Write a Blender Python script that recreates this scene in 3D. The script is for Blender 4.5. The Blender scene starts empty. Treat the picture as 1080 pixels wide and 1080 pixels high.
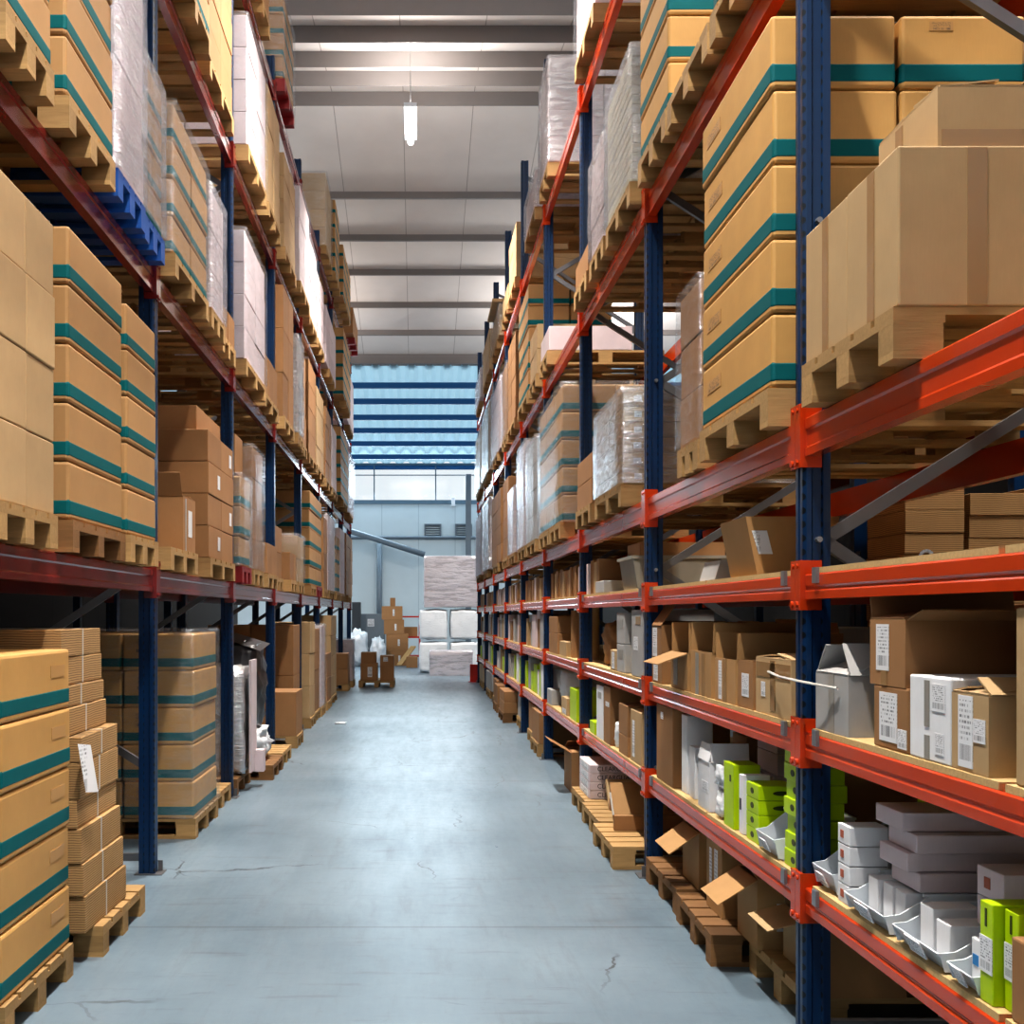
import bpy, bmesh, math, random
from mathutils import Vector, Matrix, noise

random.seed(7)
R = random.Random(11)
SC = bpy.context.scene
COL = SC.collection

# ------------------------------------------------------------------ camera model
F, VX, VY, H = 1175.0, 441.0, 648.0, 1.6       # focal length in px, vanishing point of the aisle, eye height
XL, XR = 1.62, 1.39                            # half-widths of the aisle to the rack posts
LBAY, RBAY = 2.85, 2.75
LPOST = [4.0 + LBAY * i for i in range(9)]     # near side of each frame, metres from the camera
RPOST = [1.27 + RBAY * i for i in range(10)]
LLEV = [1.81, 3.65, 5.6, 7.5]
RLEV = [2.24, 4.09, 6.0]
SHELF = [0.57, 1.13, 1.70]
DECK = [s + 0.065 for s in SHELF]
PH = 0.144

def s2l(c):
    c /= 255.0
    return c / 12.92 if c <= 0.04045 else ((c + 0.055) / 1.055) ** 2.4
def C(r, g, b): return (s2l(r), s2l(g), s2l(b), 1.0)

# ------------------------------------------------------------------ materials
def newmat(name):
    m = bpy.data.materials.new(name); m.use_nodes = True
    nt = m.node_tree; nt.nodes.clear()
    out = nt.nodes.new('ShaderNodeOutputMaterial')
    return m, nt, out
def N(nt, t, **kw):
    n = nt.nodes.new(t)
    for k, v in kw.items(): setattr(n, k, v)
    return n
def L(nt, a, b): nt.links.new(a, b)
def mathn(nt, op, a, b=None, c=None):
    n = N(nt, 'ShaderNodeMath', operation=op)
    for i, v in enumerate((a, b, c)):
        if v is None: continue
        if isinstance(v, (int, float)): n.inputs[i].default_value = v
        else: L(nt, v, n.inputs[i])
    return n.outputs[0]
def mixc(nt, fac, a, b, mode='MIX'):
    n = N(nt, 'ShaderNodeMix', data_type='RGBA', blend_type=mode)
    for i, v in ((0, fac), (6, a), (7, b)):
        if isinstance(v, (int, float, tuple)): n.inputs[i].default_value = v
        else: L(nt, v, n.inputs[i])
    return n.outputs[2]
def tex_noise(nt, vec, scale, detail=3, rough=0.55):
    n = N(nt, 'ShaderNodeTexNoise'); n.inputs['Scale'].default_value = scale
    n.inputs['Detail'].default_value = detail; n.inputs['Roughness'].default_value = rough
    if vec is not None: L(nt, vec, n.inputs['Vector'])
    return n.outputs['Fac']
def mapping(nt, src, scale=(1, 1, 1), rot=(0, 0, 0), loc=(0, 0, 0)):
    tc = N(nt, 'ShaderNodeTexCoord'); mp = N(nt, 'ShaderNodeMapping')
    mp.inputs['Scale'].default_value = scale; mp.inputs['Rotation'].default_value = rot; mp.inputs['Location'].default_value = loc
    L(nt, tc.outputs[src], mp.inputs['Vector']); return mp.outputs['Vector']
def ramp(nt, fac, p0, p1, c0=(0, 0, 0, 1), c1=(1, 1, 1, 1)):
    n = N(nt, 'ShaderNodeValToRGB'); e = n.color_ramp.elements
    e[0].position, e[1].position = p0, p1; e[0].color, e[1].color = c0, c1
    L(nt, fac, n.inputs[0]); return n.outputs[0]
def principled(nt, out, col, rough=0.6, metal=0.0, spec=0.5, bump=None, bstr=0.2, bdist=0.01):
    p = N(nt, 'ShaderNodeBsdfPrincipled')
    if isinstance(col, tuple): p.inputs['Base Color'].default_value = col
    else: L(nt, col, p.inputs['Base Color'])
    if isinstance(rough, (int, float)): p.inputs['Roughness'].default_value = rough
    else: L(nt, rough, p.inputs['Roughness'])
    p.inputs['Metallic'].default_value = metal; p.inputs['Specular IOR Level'].default_value = spec
    if bump is not None:
        b = N(nt, 'ShaderNodeBump'); b.inputs['Strength'].default_value = bstr; b.inputs['Distance'].default_value = bdist
        L(nt, bump, b.inputs['Height']); L(nt, b.outputs[0], p.inputs['Normal'])
    L(nt, p.outputs[0], out.inputs[0]); return p
def objrand(nt): return N(nt, 'ShaderNodeObjectInfo').outputs['Random']

def cardboard(name, col, var=0.22, rough=0.7, spec=0.3, stripes=0):
    m, nt, out = newmat(name)
    v = mapping(nt, 'Object', (1, 1, 1))
    n1 = tex_noise(nt, v, 5, 4); n2 = tex_noise(nt, mapping(nt, 'Object', (60, 60, 6)), 3, 2)
    f = mathn(nt, 'MULTIPLY_ADD', objrand(nt), var, 1 - var * 0.55)
    f = mathn(nt, 'MULTIPLY', f, mathn(nt, 'MULTIPLY_ADD', n1, 0.3, 0.85))
    f = mathn(nt, 'MULTIPLY', f, mathn(nt, 'MULTIPLY_ADD', n2, 0.08, 0.96))
    bump = n1
    if stripes:
        sx = N(nt, 'ShaderNodeSeparateXYZ'); L(nt, v, sx.inputs[0])
        wob = mathn(nt, 'MULTIPLY_ADD', n1, 0.02, sx.outputs['Z'])
        s = mathn(nt, 'FRACT', mathn(nt, 'MULTIPLY', wob, stripes))
        s = mathn(nt, 'ABSOLUTE', mathn(nt, 'SUBTRACT', s, 0.5))
        g = mathn(nt, 'SMOOTH_MIN', mathn(nt, 'MULTIPLY', s, 4.0), 1.0, 0.2)
        f = mathn(nt, 'MULTIPLY', f, mathn(nt, 'MULTIPLY_ADD', g, 0.75, 0.3))
        bump = g
    cc = N(nt, 'ShaderNodeHueSaturation'); cc.inputs['Color'].default_value = col; L(nt, f, cc.inputs['Value'])
    principled(nt, out, cc.outputs[0], rough, 0, spec, bump, 0.35 if stripes else 0.12, 0.006)
    return m
def wood(name, col, var=0.35, scale=(3, 30, 30)):
    m, nt, out = newmat(name)
    n1 = tex_noise(nt, mapping(nt, 'Object', scale), 2.2, 5, 0.65)
    n2 = tex_noise(nt, mapping(nt, 'Object', (1, 1, 1)), 3, 2)
    f = mathn(nt, 'MULTIPLY_ADD', objrand(nt), var, 1 - var * 0.5)
    f = mathn(nt, 'MULTIPLY', f, mathn(nt, 'MULTIPLY_ADD', n1, 0.7, 0.62))
    f = mathn(nt, 'MULTIPLY', f, mathn(nt, 'MULTIPLY_ADD', n2, 0.5, 0.75))
    cc = N(nt, 'ShaderNodeHueSaturation'); cc.inputs['Color'].default_value = col; L(nt, f, cc.inputs['Value'])
    principled(nt, out, cc.outputs[0], 0.75, 0, 0.3, n1, 0.3, 0.004)
    return m
def paint(name, col, rough=0.35, metal=0.0, spec=0.5, nz=0.25, scale=6.0):
    m, nt, out = newmat(name)
    n1 = tex_noise(nt, mapping(nt, 'Object'), scale, 4)
    c = mixc(nt, mathn(nt, 'MULTIPLY', n1, nz), col, tuple(x * 0.35 for x in col[:3]) + (1,))
    principled(nt, out, c, rough, metal, spec, n1, 0.05, 0.003)
    return m

M = {}
M['teal_box'] = cardboard('tan cardboard', C(174, 135, 90), 0.14)
M['plain_box'] = cardboard('pale tan cardboard', C(180, 151, 112), 0.14)
M['brown_box'] = cardboard('brown cardboard', C(154, 114, 76), 0.25)
M['yellow_box'] = cardboard('amber cardboard', C(194, 150, 90), 0.12, 0.6)
M['white_box'] = cardboard('off-white cardboard', C(212, 196, 198), 0.10)
M['bright_box'] = cardboard('bright white cardboard', C(226, 226, 228), 0.08)
M['grey_box'] = cardboard('grey-white cardboard', C(168, 166, 164), 0.12)
M['lime_box'] = cardboard('lime cardboard', C(176, 206, 8), 0.10, 0.4)
M['sheet_box'] = cardboard('flattened cardboard edges', C(178, 142, 98), 0.2, 0.8, 0.2, 90)
M['inner_box'] = cardboard('carton inside', C(150, 112, 74), 0.1)
M['teal'] = paint('teal printed tape', C(6, 98, 102), 0.6, 0, 0.15, 0.25, 12)
M['tape'] = paint('brown packing tape', C(158, 124, 84), 0.25, 0, 0.6, 0.2)
M['greytape'] = paint('grey tape', C(150, 146, 138), 0.3)
M['wood'] = wood('pallet wood', C(168, 135, 90))
M['darkwood'] = wood('weathered pallet wood', C(134, 98, 62))
M['bluepal'] = paint('blue pallet paint', C(20, 82, 160), 0.5)
M['redpal'] = paint('red pallet paint', C(140, 24, 28), 0.5)
M['chip'] = wood('chipboard', C(198, 168, 118), 0.1, (40, 40, 40))
M['orange'] = paint('orange rack paint', C(192, 62, 18), 0.2, 0, 0.7, 0.15)
M['darkred'] = paint('dark red rack paint', C(118, 34, 32), 0.2, 0, 0.8, 0.2)
M['steel'] = paint('galvanised brace steel', C(128, 128, 130), 0.4, 0.7, 0.5, 0.3)
M['clip'] = paint('zinc clip', C(140, 142, 146), 0.35, 0.6)
M['black'] = paint('black print', C(24, 24, 26), 0.6)
M['darkgreen'] = paint('dark olive print', C(52, 62, 8), 0.5)
M['bluep'] = paint('blue print', C(40, 120, 180), 0.5)
M['redp'] = paint('orange-red print', C(178, 90, 60), 0.5)
M['plastic'] = paint('white plastic', C(222, 228, 234), 0.3, 0, 0.5, 0.08)
M['strap'] = paint('white strap', C(205, 200, 192), 0.5)
M['red'] = paint('red enamel', C(196, 44, 30), 0.4)
M['greym'] = paint('grey machine paint', C(120, 130, 138), 0.5)
M['darkgrey'] = paint('charcoal paint', C(54, 60, 66), 0.5)
M['pipe'] = paint('grey pipe', C(112, 124, 134), 0.4, 0.2)
M['darkplastic'] = paint('dark grey plastic bag', C(62, 60, 62), 0.3, 0, 0.6, 0.3)
M['cream'] = cardboard('cream boards', C(204, 198, 178), 0.1)

def film_mat(name, tint, opac, rough=0.16, bump=0.9, gl=0.5, sc=(3.2, 3.2, 13.0)):
    m, nt, out = newmat(name)
    v = mapping(nt, 'Object', sc, (0.22, 0.18, 0.2))
    n1 = tex_noise(nt, v, 2.4, 5, 0.62)
    b = N(nt, 'ShaderNodeBump'); b.inputs['Strength'].default_value = bump; b.inputs['Distance'].default_value = 0.03
    L(nt, n1, b.inputs['Height'])
    g = N(nt, 'ShaderNodeBsdfGlossy'); g.inputs['Roughness'].default_value = rough; g.inputs['Color'].default_value = (0.9, 0.92, 0.95, 1)
    d = N(nt, 'ShaderNodeBsdfDiffuse'); d.inputs['Color'].default_value = tint
    L(nt, b.outputs[0], g.inputs['Normal']); L(nt, b.outputs[0], d.inputs['Normal'])
    t = N(nt, 'ShaderNodeBsdfTransparent'); t.inputs['Color'].default_value = (0.96, 0.97, 0.98, 1)
    mg = N(nt, 'ShaderNodeMixShader'); mg.inputs[0].default_value = gl
    L(nt, d.outputs[0], mg.inputs[1]); L(nt, g.outputs[0], mg.inputs[2])
    mt = N(nt, 'ShaderNodeMixShader')
    fac = mathn(nt, 'MULTIPLY_ADD', ramp(nt, n1, 0.42, 0.62), opac * 0.7, opac * 0.55)
    L(nt, fac, mt.inputs[0]); L(nt, t.outputs[0], mt.inputs[1]); L(nt, mg.outputs[0], mt.inputs[2])
    L(nt, mt.outputs[0], out.inputs[0]); return m
M['film'] = film_mat('clear stretch film', C(214, 214, 220), 0.2, 0.14, 0.5, 0.75)
M['filmwhite'] = film_mat('milky stretch film', C(200, 200, 208), 0.5, 0.13, 0.9, 0.72)
M['filmgrey'] = film_mat('silvery stretch film', C(176, 168, 168), 0.6, 0.13, 0.5, 0.65)
M['filmcrate'] = film_mat('silvery stretch film with broad folds', C(206, 198, 204), 1.3, 0.2, 0.6, 0.45, (1.0, 1.0, 5.0))
M['bag'] = film_mat('crumpled white plastic', C(232, 236, 240), 1.7, 0.35, 0.3, 0.18)
M['foil'] = film_mat('crumpled silver foil', C(150, 146, 146), 1.6, 0.14, 0.8, 0.5)

def post_mat():
    m, nt, out = newmat('blue perforated upright')
    tc = N(nt, 'ShaderNodeTexCoord'); s = N(nt, 'ShaderNodeSeparateXYZ'); L(nt, tc.outputs['Object'], s.inputs[0])
    nn = N(nt, 'ShaderNodeSeparateXYZ'); L(nt, tc.outputs['Normal'], nn.inputs[0])
    fz = mathn(nt, 'MULTIPLY', mathn(nt, 'SUBTRACT', mathn(nt, 'FRACT', mathn(nt, 'MULTIPLY', s.outputs['Z'], 20.0)), 0.5), 0.05 / 0.013)
    fy = mathn(nt, 'DIVIDE', mathn(nt, 'SUBTRACT', mathn(nt, 'ABSOLUTE', s.outputs['Y']), 0.034), 0.0095)
    d = mathn(nt, 'ADD', mathn(nt, 'MULTIPLY', fz, fz), mathn(nt, 'MULTIPLY', fy, fy))
    hole = mathn(nt, 'MULTIPLY', mathn(nt, 'LESS_THAN', d, 1.0), mathn(nt, 'GREATER_THAN', mathn(nt, 'ABSOLUTE', nn.outputs['X']), 0.5))
    n1 = tex_noise(nt, mapping(nt, 'Object'), 5, 4)
    c = mixc(nt, mathn(nt, 'MULTIPLY', n1, 0.4), C(6, 46, 84), C(4, 20, 38))
    c = mixc(nt, hole, c, C(6, 8, 12))
    principled(nt, out, c, 0.32, 0, 0.5); return m
M['post'] = post_mat()

def label_mat(name, base):
    m, nt, out = newmat(name)
    tc = N(nt, 'ShaderNodeTexCoord'); s = N(nt, 'ShaderNodeSeparateXYZ'); L(nt, tc.outputs['Generated'], s.inputs[0])
    u = mathn(nt, 'ADD', s.outputs['X'], s.outputs['Y']); z = s.outputs['Z']
    rnd = mathn(nt, 'MULTIPLY', objrand(nt), 40.0)
    row = mathn(nt, 'FLOOR', mathn(nt, 'MULTIPLY', z, 13.0))
    inrow = mathn(nt, 'LESS_THAN', mathn(nt, 'FRACT', mathn(nt, 'MULTIPLY', z, 13.0)), 0.5)
    cx = N(nt, 'ShaderNodeCombineXYZ'); L(nt, mathn(nt, 'MULTIPLY', u, 16.0), cx.inputs[0]); L(nt, mathn(nt, 'MULTIPLY', row, 3.7), cx.inputs[1]); L(nt, rnd, cx.inputs[2])
    txt = mathn(nt, 'MULTIPLY', inrow, mathn(nt, 'GREATER_THAN', tex_noise(nt, cx.outputs[0], 1.0, 2), 0.52))
    cb = N(nt, 'ShaderNodeCombineXYZ'); L(nt, mathn(nt, 'MULTIPLY', u, 45.0), cb.inputs[0]); L(nt, rnd, cb.inputs[2])
    bar = mathn(nt, 'GREATER_THAN', tex_noise(nt, cb.outputs[0], 1.0, 1), 0.5)
    isbar = mathn(nt, 'MULTIPLY', mathn(nt, 'GREATER_THAN', z, 0.1), mathn(nt, 'LESS_THAN', z, 0.32))
    ink = mathn(nt, 'ADD', mathn(nt, 'MULTIPLY', isbar, bar), mathn(nt, 'MULTIPLY', mathn(nt, 'GREATER_THAN', z, 0.36), txt))
    edge = mathn(nt, 'MULTIPLY', mathn(nt, 'GREATER_THAN', u, 0.1), mathn(nt, 'LESS_THAN', u, 0.9))
    edge = mathn(nt, 'MULTIPLY', edge, mathn(nt, 'LESS_THAN', z, 0.94))
    ink = mathn(nt, 'MULTIPLY', ink, edge)
    principled(nt, out, mixc(nt, mathn(nt, 'MULTIPLY', ink, 0.75), base, C(50, 52, 60)), 0.5); return m
M['label'] = label_mat('printed white label', C(224, 224, 226))
M['print'] = label_mat('ink on cardboard', C(186, 142, 86))

def floor_mat():
    m, nt, out = newmat('painted concrete floor')
    v = mapping(nt, 'Object')
    n1 = tex_noise(nt, v, 0.55, 5); n2 = tex_noise(nt, mapping(nt, 'Object', (3.5, 0.5, 1)), 2.2, 6, 0.7)
    n3 = tex_noise(nt, mapping(nt, 'Object', (0.7, 5, 1)), 2.0, 6, 0.7); n4 = tex_noise(nt, v, 14, 4, 0.7)
    c = mixc(nt, ramp(nt, n1, 0.3, 0.7), C(92, 109, 121), C(127, 144, 156))
    c = mixc(nt, mathn(nt, 'MULTIPLY', ramp(nt, n2, 0.55, 0.8), 0.4), c, C(92, 96, 96))
    c = mixc(nt, mathn(nt, 'MULTIPLY', ramp(nt, n3, 0.57, 0.68), 0.5), c, C(84, 88, 92))
    c = mixc(nt, mathn(nt, 'MULTIPLY', ramp(nt, n4, 0.62, 0.75), 0.25), c, C(100, 92, 78))
    # cracks: warped cell borders, only where a broad mask allows
    vo = N(nt, 'ShaderNodeTexVoronoi', feature='DISTANCE_TO_EDGE'); vo.inputs['Scale'].default_value = 0.8
    wv = N(nt, 'ShaderNodeVectorMath', operation='MULTIPLY_ADD')
    nz = N(nt, 'ShaderNodeTexNoise'); nz.inputs['Scale'].default_value = 3.0; nz.inputs['Detail'].default_value = 5; L(nt, v, nz.inputs['Vector'])
    L(nt, nz.outputs['Color'], wv.inputs[0]); wv.inputs[1].default_value = (0.35, 0.35, 0); L(nt, v, wv.inputs[2]); L(nt, wv.outputs[0], vo.inputs['Vector'])
    crack = mathn(nt, 'MULTIPLY', mathn(nt, 'LESS_THAN', vo.outputs['Distance'], 0.0045), ramp(nt, n1, 0.51, 0.57))
    c = mixc(nt, mathn(nt, 'MULTIPLY', crack, 0.75), c, C(48, 50, 52))
    s = N(nt, 'ShaderNodeSeparateXYZ'); L(nt, v, s.inputs[0])
    jf = mathn(nt, 'ABSOLUTE', mathn(nt, 'SUBTRACT', mathn(nt, 'FRACT', mathn(nt, 'DIVIDE', mathn(nt, 'ADD', s.outputs['Y'], -8.2), 5.0)), 0.5))
    joint = mathn(nt, 'LESS_THAN', jf, 0.0022)
    c = mixc(nt, mathn(nt, 'MULTIPLY', joint, 0.55), c, C(70, 76, 80))
    ro = mathn(nt, 'ADD', mathn(nt, 'MULTIPLY_ADD', n2, 0.3, 0.13), mathn(nt, 'MULTIPLY', n4, 0.12))
    principled(nt, out, c, ro, 0, 0.55, n4, 0.08, 0.004); return m
M['floor'] = floor_mat()

def panel_mat(name, a, b, axis, pitch, width, rough=0.6, off=0.0):
    m, nt, out = newmat(name)
    v = mapping(nt, 'Object'); s = N(nt, 'ShaderNodeSeparateXYZ'); L(nt, v, s.inputs[0])
    fr = mathn(nt, 'FRACT', mathn(nt, 'DIVIDE', mathn(nt, 'ADD', s.outputs[axis], 100.0 + off), pitch))
    line = mathn(nt, 'LESS_THAN', fr, width)
    n = tex_noise(nt, v, 1.3, 4)
    c = mixc(nt, n, a, tuple(x * 0.82 for x in a[:3]) + (1,)); c = mixc(nt, line, c, b)
    principled(nt, out, c, rough, 0, 0.4); return m
M['roof'] = panel_mat('beige roof panels', C(236, 230, 226), C(176, 168, 164), 'X', 1.15, 0.012, 0.6, 0.3)
M['purlin'] = paint('grey purlin paint', C(138, 132, 130), 0.5, 0.1, 0.4, 0.15)
M['bluepurlin'] = paint('blue purlin paint', C(24, 84, 132), 0.5, 0, 0.4, 0.15)
M['backwall'] = panel_mat('pale blue-white wall panels', C(214, 226, 230), C(176, 190, 196), 'X', 1.25, 0.02)
M['darkwall'] = panel_mat('near-black blocking wall', C(34, 30, 28), C(24, 21, 20), 'Y', 2.0, 0.02, 0.9)  # near black for the added side walls, so rack gaps stay dark
M['winframe'] = paint('slate window rail', C(92, 116, 132), 0.5)
def sheet_mat():
    m, nt, out = newmat('translucent corrugated sheet')
    d = N(nt, 'ShaderNodeBsdfDiffuse'); d.inputs['Color'].default_value = C(188, 216, 228)
    t = N(nt, 'ShaderNodeBsdfTranslucent'); t.inputs['Color'].default_value = C(170, 208, 226)
    mx = N(nt, 'ShaderNodeMixShader'); mx.inputs[0].default_value = 0.55
    L(nt, d.outputs[0], mx.inputs[1]); L(nt, t.outputs[0], mx.inputs[2]); L(nt, mx.outputs[0], out.inputs[0]); return m
M['sheet'] = sheet_mat()
def glass_mat():
    m, nt, out = newmat('window glazing')
    g = N(nt, 'ShaderNodeBsdfGlossy'); g.inputs['Roughness'].default_value = 0.05
    t = N(nt, 'ShaderNodeBsdfTransparent'); t.inputs['Color'].default_value = (0.98, 1, 1, 1)
    mx = N(nt, 'ShaderNodeMixShader'); mx.inputs[0].default_value = 0.06
    L(nt, t.outputs[0], mx.inputs[1]); L(nt, g.outputs[0], mx.inputs[2]); L(nt, mx.outputs[0], out.inputs[0]); return m
M['glass'] = glass_mat()
def emit_mat(name, col, s):
    m, nt, out = newmat(name); e = N(nt, 'ShaderNodeEmission'); e.inputs[0].default_value = col; e.inputs[1].default_value = s
    L(nt, e.outputs[0], out.inputs[0]); return m
M['tubgrey'] = paint('beige-grey tub plastic', C(150, 144, 132), 0.45)
M['tube'] = emit_mat('glowing lamp tube', (1, 0.98, 0.95, 1), 14.0)

# ------------------------------------------------------------------ mesh tools
class MB:
    def __init__(s): s.v, s.f = [], []
    def poly(s, pts):
        b = len(s.v); s.v += [tuple(p) for p in pts]; s.f.append(tuple(range(b, b + len(pts)))); return s
    def box(s, x0, y0, z0, x1, y1, z1):
        b = len(s.v)
        s.v += [(x0, y0, z0), (x1, y0, z0), (x1, y1, z0), (x0, y1, z0), (x0, y0, z1), (x1, y0, z1), (x1, y1, z1), (x0, y1, z1)]
        s.f += [(b, b+3, b+2, b+1), (b+4, b+5, b+6, b+7), (b, b+1, b+5, b+4), (b+1, b+2, b+6, b+5), (b+2, b+3, b+7, b+6), (b+3, b, b+4, b+7)]
        return s
    def extrude(s, prof, a, b, axis='y'):
        """prof: closed list of 2-D points in the plane across the axis."""
        n = len(prof); o = len(s.v)
        for t in (a, b):
            for p, q in prof:
                s.v.append({'y': (p, t, q), 'x': (t, p, q), 'z': (p, q, t)}[axis])
        for i in range(n):
            j = (i + 1) % n
            s.f.append((o+i, o+j, o+n+j, o+n+i))
        s.f.append(tuple(o + i for i in reversed(range(n)))); s.f.append(tuple(o + n + i for i in range(n))); return s
    def bar(s, p0, p1, w, h, up=(0, 0, 1)):
        p0, p1 = Vector(p0), Vector(p1); d = (p1 - p0).normalized(); u = Vector(up)
        a = d.cross(u)
        if a.length < 1e-4: a = d.cross(Vector((1, 0, 0)))
        a.normalize(); c = a.cross(d).normalized(); o = len(s.v)
        for p in (p0, p1):
            for i, j in ((-1, -1), (1, -1), (1, 1), (-1, 1)):
                s.v.append(tuple(p + a * (i * w / 2) + c * (j * h / 2)))
        s.f += [(o, o+1, o+2, o+3), (o+7, o+6, o+5, o+4)] + [(o+i, o+4+i, o+4+(i+1) % 4, o+(i+1) % 4) for i in range(4)]
        return s
    def tube(s, p0, p1, r, n=10):
        p0, p1 = Vector(p0), Vector(p1); d = (p1 - p0).normalized()
        a = d.cross(Vector((0, 0, 1)))
        if a.length < 1e-4: a = Vector((1, 0, 0))
        a.normalize(); c = d.cross(a); o = len(s.v)
        for p in (p0, p1):
            for k in range(n):
                t = 2 * math.pi * k / n; s.v.append(tuple(p + a * (r * math.cos(t)) + c * (r * math.sin(t))))
        for k in range(n): s.f.append((o+k, o+(k+1) % n, o+n+(k+1) % n, o+n+k))
        s.f.append(tuple(o + k for k in reversed(range(n)))); s.f.append(tuple(o + n + k for k in range(n))); return s
    def mesh(s, name, mat, smooth=False):
        me = bpy.data.meshes.new(name); me.from_pydata(s.v, [], s.f)
        bm = bmesh.new(); bm.from_mesh(me); bmesh.ops.recalc_face_normals(bm, faces=bm.faces); bm.to_mesh(me); bm.free()
        me.materials.append(M[mat] if isinstance(mat, str) else mat)
        if smooth:
            for p in me.polygons: p.use_smooth = True
        me.update(); return me

CACHE = {}
def cached(key, fn):
    if key not in CACHE: CACHE[key] = fn()
    return CACHE[key]
def rbox(dx, dy, dz, r, mat, seg=2):
    """A box with rounded edges, its origin at the middle of its base."""
    dx, dy, dz = round(dx, 3), round(dy, 3), round(dz, 3)
    def make():
        bm = bmesh.new(); bmesh.ops.create_cube(bm, size=1.0)
        bmesh.ops.scale(bm, vec=(dx, dy, dz), verts=bm.verts); bmesh.ops.translate(bm, vec=(0, 0, dz / 2), verts=bm.verts)
        bmesh.ops.bevel(bm, geom=list(bm.edges), offset=min(r, 0.3 * min(dx, dy, dz)), segments=seg, affect='EDGES', profile=0.5)
        me = bpy.data.meshes.new('carton'); bm.to_mesh(me); bm.free(); me.materials.append(M[mat]); return me
    return cached(('rbox', dx, dy, dz, r, mat, seg), make)
def blob(dx, dy, dz, mat, seed=0, lump=0.12, square=0.6, cuts=4, freq=3.0):
    """A soft lumpy body (sack, bag, wrapped heap) standing on its base."""
    bm = bmesh.new(); bmesh.ops.create_cube(bm, size=2.0)
    bmesh.ops.subdivide_edges(bm, edges=bm.edges, cuts=2 ** cuts // 2 + 1, use_grid_fill=True)
    off = Vector((seed * 7.3, seed * 3.1, seed * 5.7))
    for v in bm.verts:
        p = v.co.copy(); sph = p.normalized()
        q = sph.lerp(p * 0.92, square)
        q *= 1 + lump * noise.noise(q * freq + off) + lump * 0.4 * noise.noise(q * freq * 3 + off)
        v.co = Vector((q.x * dx / 2, q.y * dy / 2, max(0.0, (q.z * 0.5 + 0.48)) * dz))
    me = bpy.data.meshes.new('bag'); bm.to_mesh(me); bm.free(); me.materials.append(M[mat])
    for p in me.polygons: p.use_smooth = True
    return me
def shell(dx, dy, dz, mat, seed=0, amp=0.004, r=0.03):
    """A thin wrinkled film around a load, open below."""
    def ring(inset, z):
        hx, hy, rr = dx / 2 - inset, dy / 2 - inset, max(r - inset * 0.3, 0.005); pts = []
        for cx, cy, a0 in ((hx - rr, hy - rr, 0), (-hx + rr, hy - rr, 90), (-hx + rr, -hy + rr, 180), (hx - rr, -hy + rr, 270)):
            for q in range(4):
                a = math.radians(a0 + q * 30); pts.append((cx + rr * math.cos(a), cy + rr * math.sin(a)))
        out = []; n = len(pts)
        for q in range(n):
            p0, p1 = pts[q], pts[(q + 1) % n]; out.append((p0[0], p0[1], z))
            if q % 4 == 3:
                for t in range(1, 6): out.append((p0[0] + (p1[0] - p0[0]) * t / 6, p0[1] + (p1[1] - p0[1]) * t / 6, z))
        return out
    nl = max(3, int(dz / 0.11)); rings = [ring(0, (dz - r) * q / nl) for q in range(nl + 1)]
    rings += [ring(r * 0.3, dz - r * 0.3), ring(r, dz)]
    m0 = min(dx, dy) / 2
    for t in (0.35, 0.7): rings.append(ring(r + (m0 - r) * t, dz))
    n = len(rings[0]); me = bpy.data.meshes.new('film'); V = [p for rg in rings for p in rg]; FC = []
    for a in range(len(rings) - 1):
        for q in range(n): FC.append((a * n + q, a * n + (q + 1) % n, (a + 1) * n + (q + 1) % n, (a + 1) * n + q))
    FC.append(tuple(range((len(rings) - 1) * n, len(rings) * n)))
    off = Vector((seed * 3.3, seed * 1.7, seed))
    W = []
    for k, p in enumerate(V):
        p = Vector(p); e = amp * 1.6 * noise.noise(p * 7 + off); sx = e if abs(p.x) > dx * 0.49 else 0; sy = e if abs(p.y) > dy * 0.49 else 0
        W.append((p.x + sx, p.y + sy, p.z + (amp * 0.6 * noise.noise(p * 9 + off) if p.z > dz * 0.9 else 0)))
    me.from_pydata(W, [], FC); me.materials.append(M[mat])
    for p in me.polygons: p.use_smooth = True
    me.update(); return me

# ------------------------------------------------------------------ objects
USED = {}
def put(name, data, loc=(0, 0, 0), rz=0.0, parent=None, rot=None):
    o = bpy.data.objects.new(name, data); COL.objects.link(o)
    o.location = loc; o.rotation_euler = rot if rot else (0, 0, rz)
    if parent: o.parent = parent
    return o
def tag(o, label, cat, group=None):
    k = label.lower()
    if k in USED and not (group and USED[k] == group): print('DUPLICATE LABEL', label)
    n = len(label.replace(',', '').split())
    if n > 16 or n < 4: print('LABEL LENGTH', n, label)
    USED[k] = group
    o['label'] = label; o['category'] = cat
    if group: o['group'] = group
    return o
def struct(name, data, loc=(0, 0, 0)):
    o = put(name, data, loc); o['kind'] = 'structure'; return o
ORD = ['first', 'second', 'third', 'fourth', 'fifth', 'sixth', 'seventh', 'eighth', 'ninth', 'tenth', 'eleventh', 'twelfth', 'thirteenth', 'fourteenth']

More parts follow.
